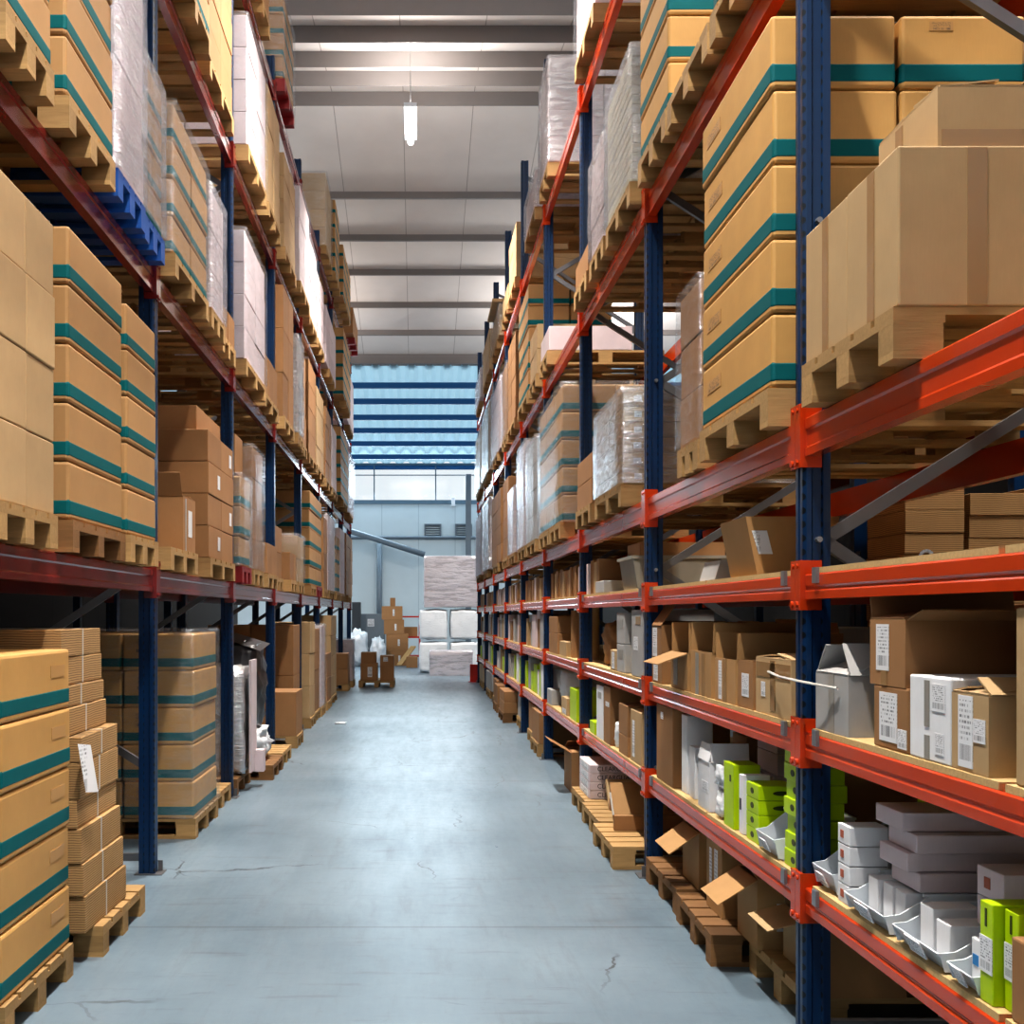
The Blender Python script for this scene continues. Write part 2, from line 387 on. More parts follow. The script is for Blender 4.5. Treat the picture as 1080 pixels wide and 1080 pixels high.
# ------------------------------------------------------------------ setting
struct('floor', MB().box(-9, -8, -0.1, 9, 38.2, 0).mesh('floor', 'floor'))
Z0 = H + 5.38
def roofz(y): return Z0 + 0.17 * 13.5 if y < 13.5 else (Z0 + 0.17 * y if y <= 17.97 else H + 11.5 - 0.17 * y)
prof = [(-8, roofz(0)), (13.5, roofz(13.5)), (17.97, roofz(17.97)), (28.5, roofz(28.5)), (28.5, roofz(28.5) + 0.12), (17.97, roofz(17.97) + 0.12), (13.5, roofz(13.5) + 0.12), (-8, roofz(0) + 0.12)]
struct('ceiling', MB().extrude(prof, -9, 9, 'x').mesh('ceiling', 'roof'))
ti = 0
def trim(data, loc=(0, 0, 0)):
    global ti
    ti += 1; return struct('trim_%d' % ti, data, loc)
for y in (14.0, 15.0, 16.03, 16.92, 17.97):      # purlins of the near slope, deep faces
    z = roofz(y)
    trim(MB().extrude([(y, z - 0.23), (y + 0.01, z - 0.23), (y + 0.012, z - 0.02), (y + 0.09, z - 0.02), (y + 0.09, z), (y - 0.002, z)], -9, 9, 'x').mesh('purlin', 'purlin'))
for e in (434.5, 390, 354, 320, 291):
    y = 13270 / (e + 200); z = roofz(y)
    trim(MB().extrude([(y, z - 0.13), (y + 0.07, z - 0.13), (y + 0.07, z - 0.11), (y + 0.012, z - 0.11), (y + 0.012, z), (y, z)], -9, 9, 'x').mesh('purlin', 'purlin'))
ye = 28.5; ze = roofz(ye)
trim(MB().box(-9, ye - 0.02, ze - 0.24, 9, ye + 0.25, ze + 0.0).mesh('gutter', 'purlin'))
# canopy of translucent sheets running on to the back wall
def canz(y): return H + 6.38 - 0.131 * (y - 28.5)
mb = MB(); n = 156; w = 18.0 / n
pts = []
for i in range(n + 1):
    x = -9 + i * w; k = i % 4; dz = (0, 0.0, 0.09, 0.09)[k]; pts.append((x, dz))
for i in range(n):
    (xa, za), (xb, zb) = pts[i], pts[i + 1]
    mb.poly([(xa, 28.6, canz(28.6) + za + .02), (xb, 28.6, canz(28.6) + zb + .02), (xb, 38.15, canz(38.15) + zb + .02), (xa, 38.15, canz(38.15) + za + .02)])
struct('ceiling_canopy', mb.mesh('sheet', 'sheet'))
for e in (245, 228, 211, 197, 183, 169, 158):
    y = 10.11 / (e / F + 0.131); z = canz(y)
    trim(MB().box(-9, y, z - 0.17, 9, y + 0.08, z - 0.01).mesh('purlin', 'bluepurlin'))
YB = 38.0
zw0, zw1 = 5.48, 6.71
struct('wall_back', MB().box(-9, YB, 0, 9, YB + 0.2, zw0).mesh('wall', 'backwall'))
w1 = put('window_1', None, (0, YB, zw0)); w1['kind'] = 'structure'
put('pane', MB().box(-9, 0.05, 0.02, 9, 0.06, zw1 - zw0 - 0.02).mesh('pane', 'glass'), (0, 0, 0), parent=w1)
fr = MB().box(-9, -0.03, -0.12, 9, 0.15, 0.02).box(-9, 0, zw1 - zw0 - 0.02, 9, 0.15, zw1 - zw0 + 0.05)
fr.box(-9, 0.03, 0.86, 9, 0.07, 0.89)
for i in range(-4, 5): fr.box(i * 2.1 - 0.02 + 0.6, 0.03, 0, i * 2.1 + 0.02 + 0.6, 0.07, zw1 - zw0)
put('frame', fr.mesh('frame', 'winframe'), (0, 0, 0), parent=w1)
struct('wall_blocker_left', MB().box(-4.75, -8, 0, -4.6, 28.4, 4.6).mesh('wall', 'darkwall'))  # unseen wall added to keep sky light out of the left rack
struct('wall_blocker_right', MB().box(4.6, -8, 0, 4.75, 28.4, 4.6).mesh('wall', 'darkwall'))  # unseen wall added to keep the gaps of the right rack dark

# pipes, vents on the back wall
def bx(x, Y): return (x - VX) * Y / F
def bz(y, Y): return H + (VY - y) * Y / F
tag(put('wall_pipe', MB().tube((-4.0, YB - 0.08, bz(567, 37.9)), (3.5, YB - 0.08, bz(567, 37.9)), 0.06).mesh('pipe', 'pipe', True)), 'grey horizontal pipe running along the white back wall', 'pipe')
tag(put('drain_pipe', MB().tube((bx(400, 37.8), YB - 0.2, 0.02), (bx(400, 37.8), YB - 0.2, bz(571, 37.8)), 0.09).mesh('pipe', 'pipe', True)), 'grey vertical pipe standing against the back wall below the horizontal pipe', 'pipe')
tag(put('sloping_pipe', MB().tube((bx(366, 37), 37.0, bz(559, 37)), (bx(448, 37), 37.0, bz(585, 37)), 0.1).mesh('pipe', 'pipe', True)), 'dark grey pipe sloping down across the back wall', 'pipe')  # a pipe, not a rail; it hangs free with no support built
t = put('steel_column', None, (bx(494, 37.4), 37.4, 0)); tag(t, 'slender blue-grey steel column before the back wall window', 'column')
put('shaft', MB().box(-0.09, -0.09, 0, 0.09, -0.075, 6.3).box(-0.09, 0.075, 0, 0.09, 0.09, 6.3).box(-0.01, -0.075, 0, 0.01, 0.075, 6.3).mesh('shaft', 'pipe'), parent=t)
put('base_plate', MB().box(-0.16, -0.16, 0, 0.16, 0.16, 0.02).mesh('plate', 'pipe'), parent=t)
for i, x in enumerate((456.5, 489)):
    t = put('wall_vent', None, (bx(x, 37.9), YB, bz(567, 37.9))); tag(t, 'small grey louvred vent on the back wall, %s' % ('over the wrapped bulk stack' if i == 0 else 'beside the steel column'), 'vent')
    put('vent_frame', MB().box(-0.29, -0.08, 0, 0.29, -0.0, 0.05).box(-0.29, -0.08, 0.42, 0.29, 0, 0.47).box(-0.29, -0.08, 0.05, -0.24, 0, 0.42).box(0.24, -0.08, 0.05, 0.29, 0, 0.42).mesh('frame', 'pipe'), parent=t)
    lv = MB()
    for k in range(5): lv.bar((-0.24, -0.04, 0.09 + k * 0.075), (0.24, -0.04, 0.09 + k * 0.075), 0.05, 0.012, (0, 0.5, 1))
    put('louvre', lv.mesh('louvre', 'greym'), parent=t)
tag(put('wall_box', rbox(0.12, 0.08, 0.3, 0.01, 'bright_box'), (bx(478, 37.9), YB - 0.045, bz(534, 37.9))), 'small white box fixed on the window rail of back wall', 'box')

# ------------------------------------------------------------------ racking
def post_mesh(h):
    p = [(0, -0.045), (0.1, -0.045), (0.1, -0.03), (0.085, -0.03), (0.085, 0.03), (0.1, 0.03), (0.1, 0.045), (0, 0.045)]
    # front flange with a shallow groove and near sides with a folded recess
    p = [(0, -0.036), (0.012, -0.045), (0.03, -0.045), (0.036, -0.037), (0.066, -0.037), (0.072, -0.045), (0.098, -0.045),
         (0.098, 0.045), (0.072, 0.045), (0.066, 0.037), (0.036, 0.037), (0.03, 0.045), (0.012, 0.045), (0, 0.036), (0, 0.012), (0.01, 0.006), (0.01, -0.006), (0, -0.012)]
    return MB().extrude(p, 0.006, h, 'z').mesh('upright_post', 'post')
def frame(side, Yp, idx, h, detail):
    sg = -1 if side == 'left' else 1
    X0 = XL if side == 'left' else XR
    pm = cached(('post', h), lambda: post_mesh(h))
    t = put('rack_upright_frame', None, (sg * X0, Yp + 0.045, 0), math.pi if sg < 0 else 0.0)
    tag(t, 'blue perforated steel upright frame, %s from the camera in the %s rack' % (ORD[idx], side), 'rack frame', '%s rack upright frames' % side)
    pf = put('post', pm, (0, 0, 0), parent=t); pr = put('post', pm, (1.1, 0, 0), math.pi, parent=t)
    bp = cached('bplate', lambda: MB().box(-0.05, -0.07, 0, 0.12, 0.07, 0.006).box(-0.03, -0.045, 0.006, -0.002, -0.036, 0.07).mesh('plate', 'steel'))
    put('base_plate', bp, parent=pf); put('base_plate', bp, parent=pr)
    if not detail: return t
    zz = [0.1, 0.67, 1.25, 1.87, 2.45, 3.02, 3.6, 4.2, 4.75, 5.35, 5.9, 6.5, 7.05, 7.5]
    xs = (0.085, 1.015)
    put('brace', MB().bar((xs[0], 0, 0.1), (xs[1], 0, 0.1), 0.03, 0.045).mesh('brace', 'steel'), parent=t)
    k = 0
    for a, b in zip(zz[1:-1], zz[2:]):
        bm_ = cached(('brace', a, k % 2), lambda: MB().bar((xs[k % 2], 0, a), (xs[1 - k % 2], 0, b), 0.03, 0.045).mesh('brace', 'steel'))
        put('brace', bm_, parent=t); k += 1
    if detail > 1:
        bolt = cached('bolt', lambda: MB().tube((0, -0.06, 0), (0, -0.03, 0), 0.011, 8).mesh('bolt', 'clip'))
        for z in (0.1, 0.67, 1.87, 3.02): put('bolt', bolt, (0.055, 0, z), parent=pf)
    return t
for i, y in enumerate(LPOST): frame('left', y, i, 7.9, 2 if i in (1, 2) else 1)
for i, y in enumerate(RPOST[1:]): frame('right', y, i, 7.72, 2 if i in (0, 1) else 1)

def beam_mesh(length, h, mat):
    hh = h / 2
    p = [(0, -hh), (0, -hh + 0.028), (0.006, -hh + 0.036), (0.006, hh - 0.05), (0.0, hh - 0.042), (0.0, hh - 0.006), (0.005, hh), (0.05, hh), (0.05, -hh)]
    return MB().extrude(p, 0, length, 'y').mesh('beam', mat)
def conn_mesh(h, mat):
    # bracket lip across the front of the post and a plate by its flank
    m = MB().box(-0.02, -0.0455, -h / 2 - 0.04, -0.006, 0.004, h / 2 + 0.05).box(-0.006, -0.0035, -h / 2 - 0.04, 0.06, 0.0005, h / 2 + 0.05)
    m.tube((-0.03, -0.024, -h / 2 - 0.02), (-0.02, -0.024, -h / 2 - 0.02), 0.012, 8)
    m.tube((-0.026, -0.024, h / 2 + 0.03), (-0.02, -0.024, h / 2 + 0.03), 0.009, 8)
    return m.mesh('connector', mat)
LNAME = {}
def beam(side, bay, z, h, lname, rear=False):
    sg = -1 if side == 'left' else 1; X0 = XL if side == 'left' else XR
    P = LPOST if side == 'left' else RPOST; B = LBAY if side == 'left' else RBAY
    y0 = P[bay] + 0.093; ln = B - 0.096
    mat = 'darkred' if side == 'left' else 'orange'
    me = cached(('beam', side, h), lambda: beam_mesh(ln, h, mat)); cm = cached(('conn', h, mat), lambda: conn_mesh(h, mat))
    cm2 = cached(('conn2', h, mat), lambda: (lambda m: (m.transform(Matrix.Scale(-1, 4, (0, 1, 0))), m.flip_normals(), m)[2])(cm.copy()))
    x = sg * (X0 + 0.006 if not rear else X0 + 1.094 - 0.006)
    flip = (sg > 0) == (not rear)
    t = put('rack_beam', None, (x, y0 if flip else y0 + ln, z), 0 if flip else math.pi)
    tag(t, '%s steel beam, %s side, %s, %s bay of the %s rack' % ('dark red' if side == 'left' else 'orange-red', 'rear' if rear else 'aisle', lname, ORD[bay], side), 'rack beam', '%s rack beams' % side)
    put('bar', me, parent=t)
    if not rear or bay < 2:
        put('end_connector', cm, (0, -0.0005, 0), parent=t); put('end_connector', cm2, (0, ln + 0.0005, 0), parent=t)
    if side == 'right' and not rear and bay < 3 and z < 2:
        cl = cached('clip', lambda: MB().box(-0.012, -0.02, 0.01, 0.0, 0.02, h / 2 + 0.02).mesh('clip', 'clip'))
        for yy in (0.12, ln - 0.12): put('shelf_clip', cl, (0, yy, 0), parent=t)
LLN = ['first level', 'second level', 'third level', 'fourth level']
RLN = ['first level', 'second level', 'third level']
SLN = ['lowest shelf', 'middle shelf', 'upper shelf']
for b in range(8):
    for k, z in enumerate(LLEV):
        beam('left', b, z, 0.14, LLN[k])
        if b < 5: beam('left', b, z, 0.14, LLN[k], True)
for b in range(9):
    for k, z in enumerate(RLEV):
        beam('right', b, z, 0.14, RLN[k])
        if b < 5: beam('right', b, z, 0.14, RLN[k], True)
    for k, z in enumerate(SHELF):
        beam('right', b, z, 0.09, SLN[k])
        if b < 4: beam('right', b, z, 0.09, SLN[k], True)
        sm = cached('shelfboard', lambda: MB().box(0.012, 0.02, 0, 1.08, 1.29, 0.0195).mesh('board', 'chip'))
        for j in (0, 1):
            tag(put('shelf_board', sm, (XR, RPOST[b] + 0.1 + j * 1.3, z + 0.0455)), 'pale chipboard shelf board, %s half of the %s, %s bay of the right rack' % (('near', 'far')[j], SLN[k], ORD[b]), 'shelf board', 'chipboard shelf boards')

# ------------------------------------------------------------------ pallets
def pallet_parts(w):
    deck = MB(); ny = 5; bw = w / ny * 0.86
    for i in range(ny):
        y = -w / 2 + bw / 2 + i * (w - bw) / (ny - 1); deck.box(-0.6, y - bw / 2, 0.122, 0.6, y + bw / 2, PH)
    for x in (-0.5275, 0, 0.5275): deck.box(x - 0.0725, -w / 2, 0.1, x + 0.0725, w / 2, 0.122)
    run = MB().box(-0.6, -0.05, 0, 0.6, 0.05, 0.022)
    blk = MB().box(-0.07, -0.05, 0.0225, 0.07, 0.05, 0.0995)
    return deck, run, blk
def pallet(x, y, z, w, label, mat='wood', detail=False, rz=0.0, group='pallets'):
    w = round(w, 2)
    if detail:
        d, r, b = cached(('palp', w), lambda: pallet_parts(w))
        dm = cached(('pd', w, mat), lambda: d.mesh('deck', mat)); rm = cached(('pr', mat), lambda: r.mesh('runner', mat)); km = cached(('pk', mat), lambda: b.mesh('block', mat))
        t = put('wooden_pallet', None, (x, y, z), rz); put('deck', dm, parent=t)
        for yy in (-w / 2 + 0.05, 0, w / 2 - 0.05):
            put('runner', rm, (0, yy, 0), parent=t)
            for xx in (-0.53, 0, 0.53): put('block', km, (xx, yy, 0), parent=t)
    else:
        def mk():
            d, r, b = pallet_parts(w); d = MB() if False else d
            for yy in (-w / 2 + 0.05, 0, w / 2 - 0.05):
                d.box(-0.6, yy - 0.05, 0, 0.6, yy + 0.05, 0.022)
                for xx in (-0.53, 0, 0.53): d.box(xx - 0.07, yy - 0.05, 0.022, xx + 0.07, yy + 0.05, 0.1)
            return d.mesh('pallet', mat)
        t = put('wooden_pallet', cached(('palm', w, mat), mk), (x, y, z), rz)
    tag(t, label, 'pallet', group); return t

# ------------------------------------------------------------------ cartons
KIND = {  # object name, describing words, material, edge radius
    'teal': ('banded_carton', 'teal-banded tan carton', 'teal_box', 0.014),
    'amber': ('banded_carton', 'teal-banded amber carton', 'yellow_box', 0.014),
    'plain': ('plain_carton', 'plain pale tan carton', 'plain_box', 0.006),
    'brown': ('brown_carton', 'brown cardboard carton', 'brown_box', 0.006),
    'white': ('white_carton', 'off-white carton', 'white_box', 0.006),
    'grey': ('grey_carton', 'grey-white carton', 'grey_box', 0.006),
    'board': ('board_bundle', 'cream board bundle', 'cream', 0.004),
    'sheet': ('flat_carton_bundle', 'bundle of flattened brown cartons', 'sheet_box', 0.004),
}
def carton(kind, x, y, z, dx, dy, dz, label, group=None, cat='carton', rz=0.0):
    nm, desc, mat, r = KIND[kind]
    o = put(nm, rbox(dx, dy, dz, r, mat), (x, y, z), rz); tag(o, label, cat, group)
    if kind in ('teal', 'amber'):
        put('tape_band', rbox(dx + 0.003, dy + 0.003, dz * 0.31, r, 'teal'), (0, 0, dz * 0.06), parent=o)
    return o
def stick(parent, sg, dx, y, z, w, h, mat='label', name='shipping_label', face='aisle', dy=0, tilt=0.0):
    """A thin flat patch on a carton: on its aisle face, or on its near face (towards the camera)."""
    if face == 'aisle':
        me = cached(('lab', round(w, 3), round(h, 3), mat), lambda: MB().box(-0.0012, -w / 2, 0, 0.0012, w / 2, h).mesh('label', mat))
        return put(name, me, (-sg * (dx / 2 + 0.0008), y, z), parent=parent, rot=(tilt, 0, 0))
    me = cached(('labn', round(w, 3), round(h, 3), mat), lambda: MB().box(-w / 2, -0.0012, 0, w / 2, 0.0012, h).mesh('label', mat))
    return put(name, me, (y, -(dy / 2 + 0.0008), z), parent=parent, rot=(0, tilt, 0))

TIER = lambda k, n: 'bottom' if k == 0 and n > 1 else ('top' if k == n - 1 and n > 1 else ('only' if n == 1 else ORD[k] + '-from-bottom'))
LOADNO = {}
def load(side, lname, bay, z, y0, y1, kind, ny, nz, h, face=None, bx=0.5, nd=2, pal='wood', film=None, detail=False, deco=None, skip=0, jit=0.006, hall=None, base=PH):
    """One pallet with its cartons. face: distance of the aisle face from the centre line."""
    sg = -1 if side == 'left' else 1
    if face is None: face = (XL if side == 'left' else XR) - 0.07
    key = (side, lname, bay); LOADNO[key] = LOADNO.get(key, -1) + 1
    ln = ORD[LOADNO[key]]
    where = '%s load, %s rack %s, %s bay' % (ln, side, lname, ORD[bay])
    if pal:
        w = y1 - y0 - 0.01
        pallet(sg * (face + 0.6 + 0.0), (y0 + y1) / 2, z, w if w < 1.3 else 1.2, '%s pallet under the %s' % ({'wood': 'wooden', 'darkwood': 'weathered wooden', 'bluepal': 'blue-painted', 'redpal': 'red-painted'}[pal], where), pal, detail, group='pallets in the racks')
    zb = z + base + 0.001; by = (y1 - y0) / ny
    nm, desc, mat, r = KIND[kind]; made = []
    grp = '%ss, %s' % (desc, where)
    for i in range(nd):
        for j in range(ny):
            if i > 0 and j > 0: continue
            for k in range(nz):
                if k < skip: continue
                col = ('near' if j == 0 and ny > 1 else '%s' % (ORD[j] if ny > 1 else '')) + (' inner column' if i else ' outer column')
                lab = '%s, %s, %s, %s' % (desc, TIER(k, nz), col.strip(), where)
                jx = R.uniform(0, jit * 1.6); jy = R.uniform(-0.3, 0.3) * jit
                cx = sg * (face + 0.012 + jx + bx / 2 + i * (bx + 0.014))
                cy = y0 + by * (j + 0.5) + jy
                o = carton(kind, cx, cy, zb + k * h, bx, by - 0.006, h - 0.003, lab, grp)
                made.append((o, i, j, k, bx, by - 0.006, h - 0.003))
    if deco: deco(made, sg)
    top = zb + nz * h
    if film:
        W = nd * (bx + 0.016) + 0.05
        fm = shell(W, y1 - y0 + 0.04, nz * h + 0.03, film, R.random() * 50)
        tag(put('stretch_wrap', fm, (sg * (face - 0.012 + W / 2), (y0 + y1) / 2, zb + 0.004 if not skip else zb)), '%s stretch film around the %s' % ({'film': 'clear', 'filmwhite': 'milky', 'filmgrey': 'silvery'}[film], where), 'stretch wrap', 'stretch films')
    return top
kL = (XL - 0.07) * F; kR = (XR - 0.06) * F
def YL(x, k=None): return (k or kL) / (VX - x)
def YR(x, k=None): return (k or kR) / (x - VX)

def deco_prints(made, sg):          # shipping marks on the near banded cartons
    for o, i, j, k, dx, dy, dz in made:
        if i == 0:
            stick(o, sg, dx, dy * 0.3, dz * 0.55, dy * 0.22, dz * 0.2, 'print', 'printed_marks')
def deco_near(made, sg):
    for o, i, j, k, dx, dy, dz in made:
        if j == 0: stick(o, sg, dx, (-0.1 if i == 0 else 0.02) * sg * -1, dz * 0.45, 0.13, dz * 0.42, 'print', 'printed_marks', 'near', dy)
def deco_tape(made, sg):
    for o, i, j, k, dx, dy, dz in made:
        if i == 0: stick(o, sg, dx, 0, 0.004, 0.05, dz - 0.01, 'tape', 'packing_tape')
        if j == 0: stick(o, sg, dx, 0, 0.004, 0.055, dz - 0.01, 'tape', 'packing_tape', 'near', dy)
def deco_labels(made, sg):
    for o, i, j, k, dx, dy, dz in made:
        if i == 0 and (k + j) % 2 == 0: stick(o, sg, dx, dy * 0.25, dz * 0.3, 0.1, dz * 0.45)
def deco_nearlabels(made, sg):
    for o, i, j, k, dx, dy, dz in made:
        if j == 0: stick(o, sg, dx, -dx * 0.33 + (0.02 if i else 0), dz * 0.3, 0.05, dz * 0.4, 'label', 'shipping_label', 'near', dy)

# ================================================================== LEFT RACK
T1, T2, T3, T4 = [z + 0.071 for z in LLEV]
# ---- floor level
f0 = 1.53
load('left', 'floor', 0, 0, 4.12, 4.95, 'amber', 1, 5, 0.261, face=f0, bx=0.55, detail=True, deco=deco_prints)
# leaning pile of flattened cartons on its pallet
pallet(-(1.47 + 0.6), 5.6, 0, 0.8, 'wooden pallet under the leaning pile of flattened cartons beside the blue upright', 'wood', True)
zz = PH + 0.001
bt = [0.17, 0.15, 0.16, 0.13, 0.17, 0.12, 0.13, 0.1, 0.13, 0.13]
for k, h in enumerate(bt):
    off = [0.0, 0.01, 0.02, 0.04, 0.03, 0.03, 0.08, 0.09, 0.10, 0.10][k]
    o = carton('sheet', -(1.51 + off + 0.4), 5.42 - off * 0.9 + R.uniform(-.008, .008), zz, 0.8, 0.66, h - 0.004, 'strapped bundle of flattened brown cartons, %s in the leaning pile, left rack floor' % TIER(k, len(bt)), 'flattened cartons in the leaning pile', 'carton bundle', R.uniform(-.02, .02))
    put('strap', MB().box(0.4, -0.006, 0, 0.4025, 0.006, h - 0.004).box(-0.05, -0.006, h - 0.004, 0.4025, 0.006, h - 0.002).mesh('strap', 'strap'), (0.0005, R.uniform(-.05, 0.02), 0), parent=o)
    zz += h
tag(put('hanging_tag', MB().poly([(0, 0, 0), (0.02, 0.13, -0.02), (0.05, 0.15, -0.24), (0.03, 0.02, -0.22)]).mesh('tag', 'label'), (-1.525, 4.99, 1.02)), 'white paper tag hanging between the banded cartons and flattened carton pile', 'tag')
load('left', 'floor', 1, 0, 7.93, 8.84, 'amber', 1, 5, 0.264, face=1.585, bx=0.5, detail=True, film='film', deco=deco_near)
pallet(-(1.62 + 0.6), 9.26, 0, 0.78, 'empty wooden pallet on the floor after the wrapped amber cartons', 'wood', True)
# bay 3: foil covered goods and dark bag
pallet(-(1.6 + 0.6), 10.24, 0, 0.8, 'weathered wooden pallet under the tall silver foil pack', 'darkwood', True)
t = put('foil_pack', None, (-1.79, 10.2, PH + 0.001)); tag(t, 'tall narrow pack in crumpled silver foil with pale sheet, left rack floor third bay', 'pack')
put('foil', blob(0.5, 0.4, 1.05, 'foil', 3, 0.1, 0.85), parent=t)
put('pale_sheet', MB().box(0.26, -0.12, 0.02, 0.28, 0.22, 1.04).box(0.262, 0.1, 0.0, 0.36, 0.24, 0.2).mesh('sheet', 'white_box'), parent=t)
pallet(-(1.4 + 0.6), 11.15, 0, 0.8, 'weathered brown pallet under the dark plastic bag', 'darkwood', True)
t = put('dark_sack', None, (-1.95, 11.2, PH + 0.001)); tag(t, 'big dark grey plastic sack with clear crumpled skirt, left rack floor third bay', 'sack')
put('sack_body', blob(0.85, 0.8, 0.95, 'darkplastic', 5, 0.14, 0.7), (0, 0, 0.3), parent=t)
put('plastic_skirt', blob(0.9, 0.85, 0.34, 'bag', 6, 0.16, 0.7), (0.02, -.02, 0), parent=t)
put('loose_flap', MB().poly([(0.1, -0.3, 1.2), (0.42, -0.38, 1.1), (0.45, 0.1, 1.16), (0.1, 0.1, 1.27)]).poly([(-.3, -0.34, 1.24), (0.08, -0.38, 1.2), (0.1, 0.0, 1.3), (-.3, 0, 1.32)]).mesh('flap', 'darkplastic'), parent=t)
pallet(-(1.42 + 0.6), 12.08, 0, 0.8, 'wooden pallet standing empty just before the third blue upright', 'wood')
load('left', 'floor', 3, 0, 13.3, 14.0, 'brown', 1, 1, 0.53, face=1.44, bx=0.7, nd=1, pal='wood')
load('left', 'floor', 3, 0, 14.45, 15.25, 'brown', 1, 2, 0.66, face=1.6, bx=0.55, nd=2, pal='darkwood')
load('left', 'floor', 4, 0, 15.6, 16.35, 'plain', 2, 3, 0.45, face=1.5, bx=0.55, nd=1)
load('left', 'floor', 4, 0, 16.5, 17.3, 'brown', 1, 2, 0.62, face=1.52, bx=0.6, nd=1)
load('left', 'floor', 4, 0, 17.4, 18.1, 'white', 1, 4, 0.32, face=1.5, bx=0.6, nd=1, film='film')
load('left', 'floor', 5, 0, 18.5, 19.4, 'brown', 2, 2, 0.4, face=1.5, bx=0.6, nd=1)
load('left', 'floor', 5, 0, 19.6, 20.9, 'plain', 2, 4, 0.36, face=1.52, bx=0.6, nd=1)
load('left', 'floor', 6, 0, 23.2, 23.8, 'brown', 1, 2, 0.32, face=1.45, bx=0.5, nd=1)
load('left', 'floor', 7, 0, 24.4, 25.2, 'white', 1, 3, 0.3, face=1.42, bx=0.5, nd=1, film='film')

# ---- first beam level
load('left', LLN[0], 0, T1, 4.10, 4.80, 'plain', 2, 4, 0.313, bx=0.5, detail=True)
load('left', LLN[0], 0, T1, 5.0, 5.905, 'teal', 1, 5, 0.265, bx=0.5, pal='darkwood', detail=True)
load('left', LLN[0], 0, T1, 5.925, 6.57, 'teal', 1, 5, 0.247, face=1.53, bx=0.5, pal='wood', detail=True)
fl1 = XL - 0.07
pallet(-(fl1 + 0.6), 7.42, T1, 0.86, 'wooden pallet under the half-open carton, left rack first level, second bay', 'wood', True)

def open_carton(x, y, z, dx, dy, dz, label, mat='brown_box', flaps=(20, 20, 20, 20), group=None, rz=0.0, rot=None, fl=0.42, tags=(), cat='open carton', name='open_carton'):
    """Carton with thin walls and four flaps: angles for -x, +x, -y, +y flaps, 0 = lying closed, 90 = upright, more = hanging outwards."""
    t = put(name, None, (x, y, z), rz, rot=rot); tag(t, label, cat, group); th = 0.006
    b = MB().box(-dx/2, -dy/2, 0, dx/2, dy/2, th).box(-dx/2, -dy/2, th, -dx/2+th, dy/2, dz).box(dx/2-th, -dy/2, th, dx/2, dy/2, dz)
    b.box(-dx/2+th, -dy/2, th, dx/2-th, -dy/2+th, dz).box(-dx/2+th, dy/2-th, th, dx/2-th, dy/2, dz)
    cb = put('carton_body', b.mesh('body', mat), parent=t)
    lx = dx * fl; ly = dy * fl
    for q, a in enumerate(flaps):
        if a is None: continue
        a = math.radians(a)
        if q == 0: m = MB().box(0, -dy/2+th, 0, lx, dy/2-th, 0.005); lo, ro = (-dx/2, 0, dz + 0.001), (0, -a, 0)
        elif q == 1: m = MB().box(-lx, -dy/2+th, 0, 0, dy/2-th, 0.005); lo, ro = (dx/2, 0, dz + 0.001), (0, a, 0)
        elif q == 2: m = MB().box(-dx/2+th, 0, 0, dx/2-th, ly, 0.005); lo, ro = (0, -dy/2, dz + 0.001), (a, 0, 0)
        else: m = MB().box(-dx/2+th, -ly, 0, dx/2-th, 0, 0.005); lo, ro = (0, dy/2, dz + 0.001), (-a, 0, 0)
        put('flap', m.mesh('flap', mat), lo, parent=t, rot=ro)
    for fc, yy, zz_, w, h, mt, nm in tags:
        if fc == 'near': stick(cb, 1, dx, yy, zz_, w, h, mt, nm, 'near', dy)
        elif fc == 'aisle': stick(cb, 1, dx, yy, zz_, w, h, mt, nm)
        else: stick(cb, -1, dx, yy, zz_, w, h, mt, nm)
    return t
oc = open_carton(-(fl1 + 0.22), 7.6, T1 + PH + 0.001, 0.42, 0.4, 0.36, 'open tan carton with film-covered label, alone on left rack first level pallet', flaps=(5, 5, 118, 5), tags=(('left', 0.02, 0.1, 0.12, 0.18, 'label', 'shipping_label'), ('left', -0.12, 0.0, 0.03, 0.35, 'greytape', 'packing_tape')))
load('left', LLN[0], 1, T1, 8.31, 9.45, 'brown', 2, 4, 0.24, bx=0.6, deco=deco_labels, detail=True)
carton('brown', -(fl1 + 0.1 + 0.35), 8.9, T1 + PH + 0.004 + 0.96, 0.66, 1.0, 0.19, 'large flat brown carton lying on top of the brown stack, left rack first level', None)
load('left', LLN[0], 2, T1, 9.82, 10.38, 'teal', 1, 3, 0.266, bx=0.5, pal='redpal', film='film')
carton('brown', -(fl1 + 0.06 + 0.3), 10.13, T1 + PH + 0.04 + 0.798, 0.56, 0.42, 0.35, 'brown carton resting on the wrapped banded cartons over the red pallet', None)
load('left', LLN[0], 2, T1, 10.5, 11.2, 'brown', 2, 4, 0.29, bx=0.5, film='film')
load('left', LLN[0], 2, T1, 11.5, 12.35, 'brown', 2, 1, 0.32, bx=0.5)
load('left', LLN[0], 3, T1, 12.75, 13.4, 'brown', 2, 2, 0.3, bx=0.5, face=1.62)
load('left', LLN[0], 3, T1, 13.6, 14.3, 'brown', 3, 1, 0.34, bx=0.4)
load('left', LLN[0], 3, T1, 14.45, 15.2, 'plain', 1, 2, 0.3, bx=0.6, film='film')
load('left', LLN[0], 4, T1, 16.1, 18.05, 'teal', 2, 5, 0.274, bx=0.5, pal=None, base=0.0 + PH)
pallet(-(fl1 + 0.6), 16.55, T1, 0.86, 'wooden pallet below the near half of banded cartons, left rack first level fifth bay')
pallet(-(fl1 + 0.6), 17.55, T1, 0.86, 'red-painted pallet below the far half of banded cartons, left rack first level fifth bay', 'redpal')
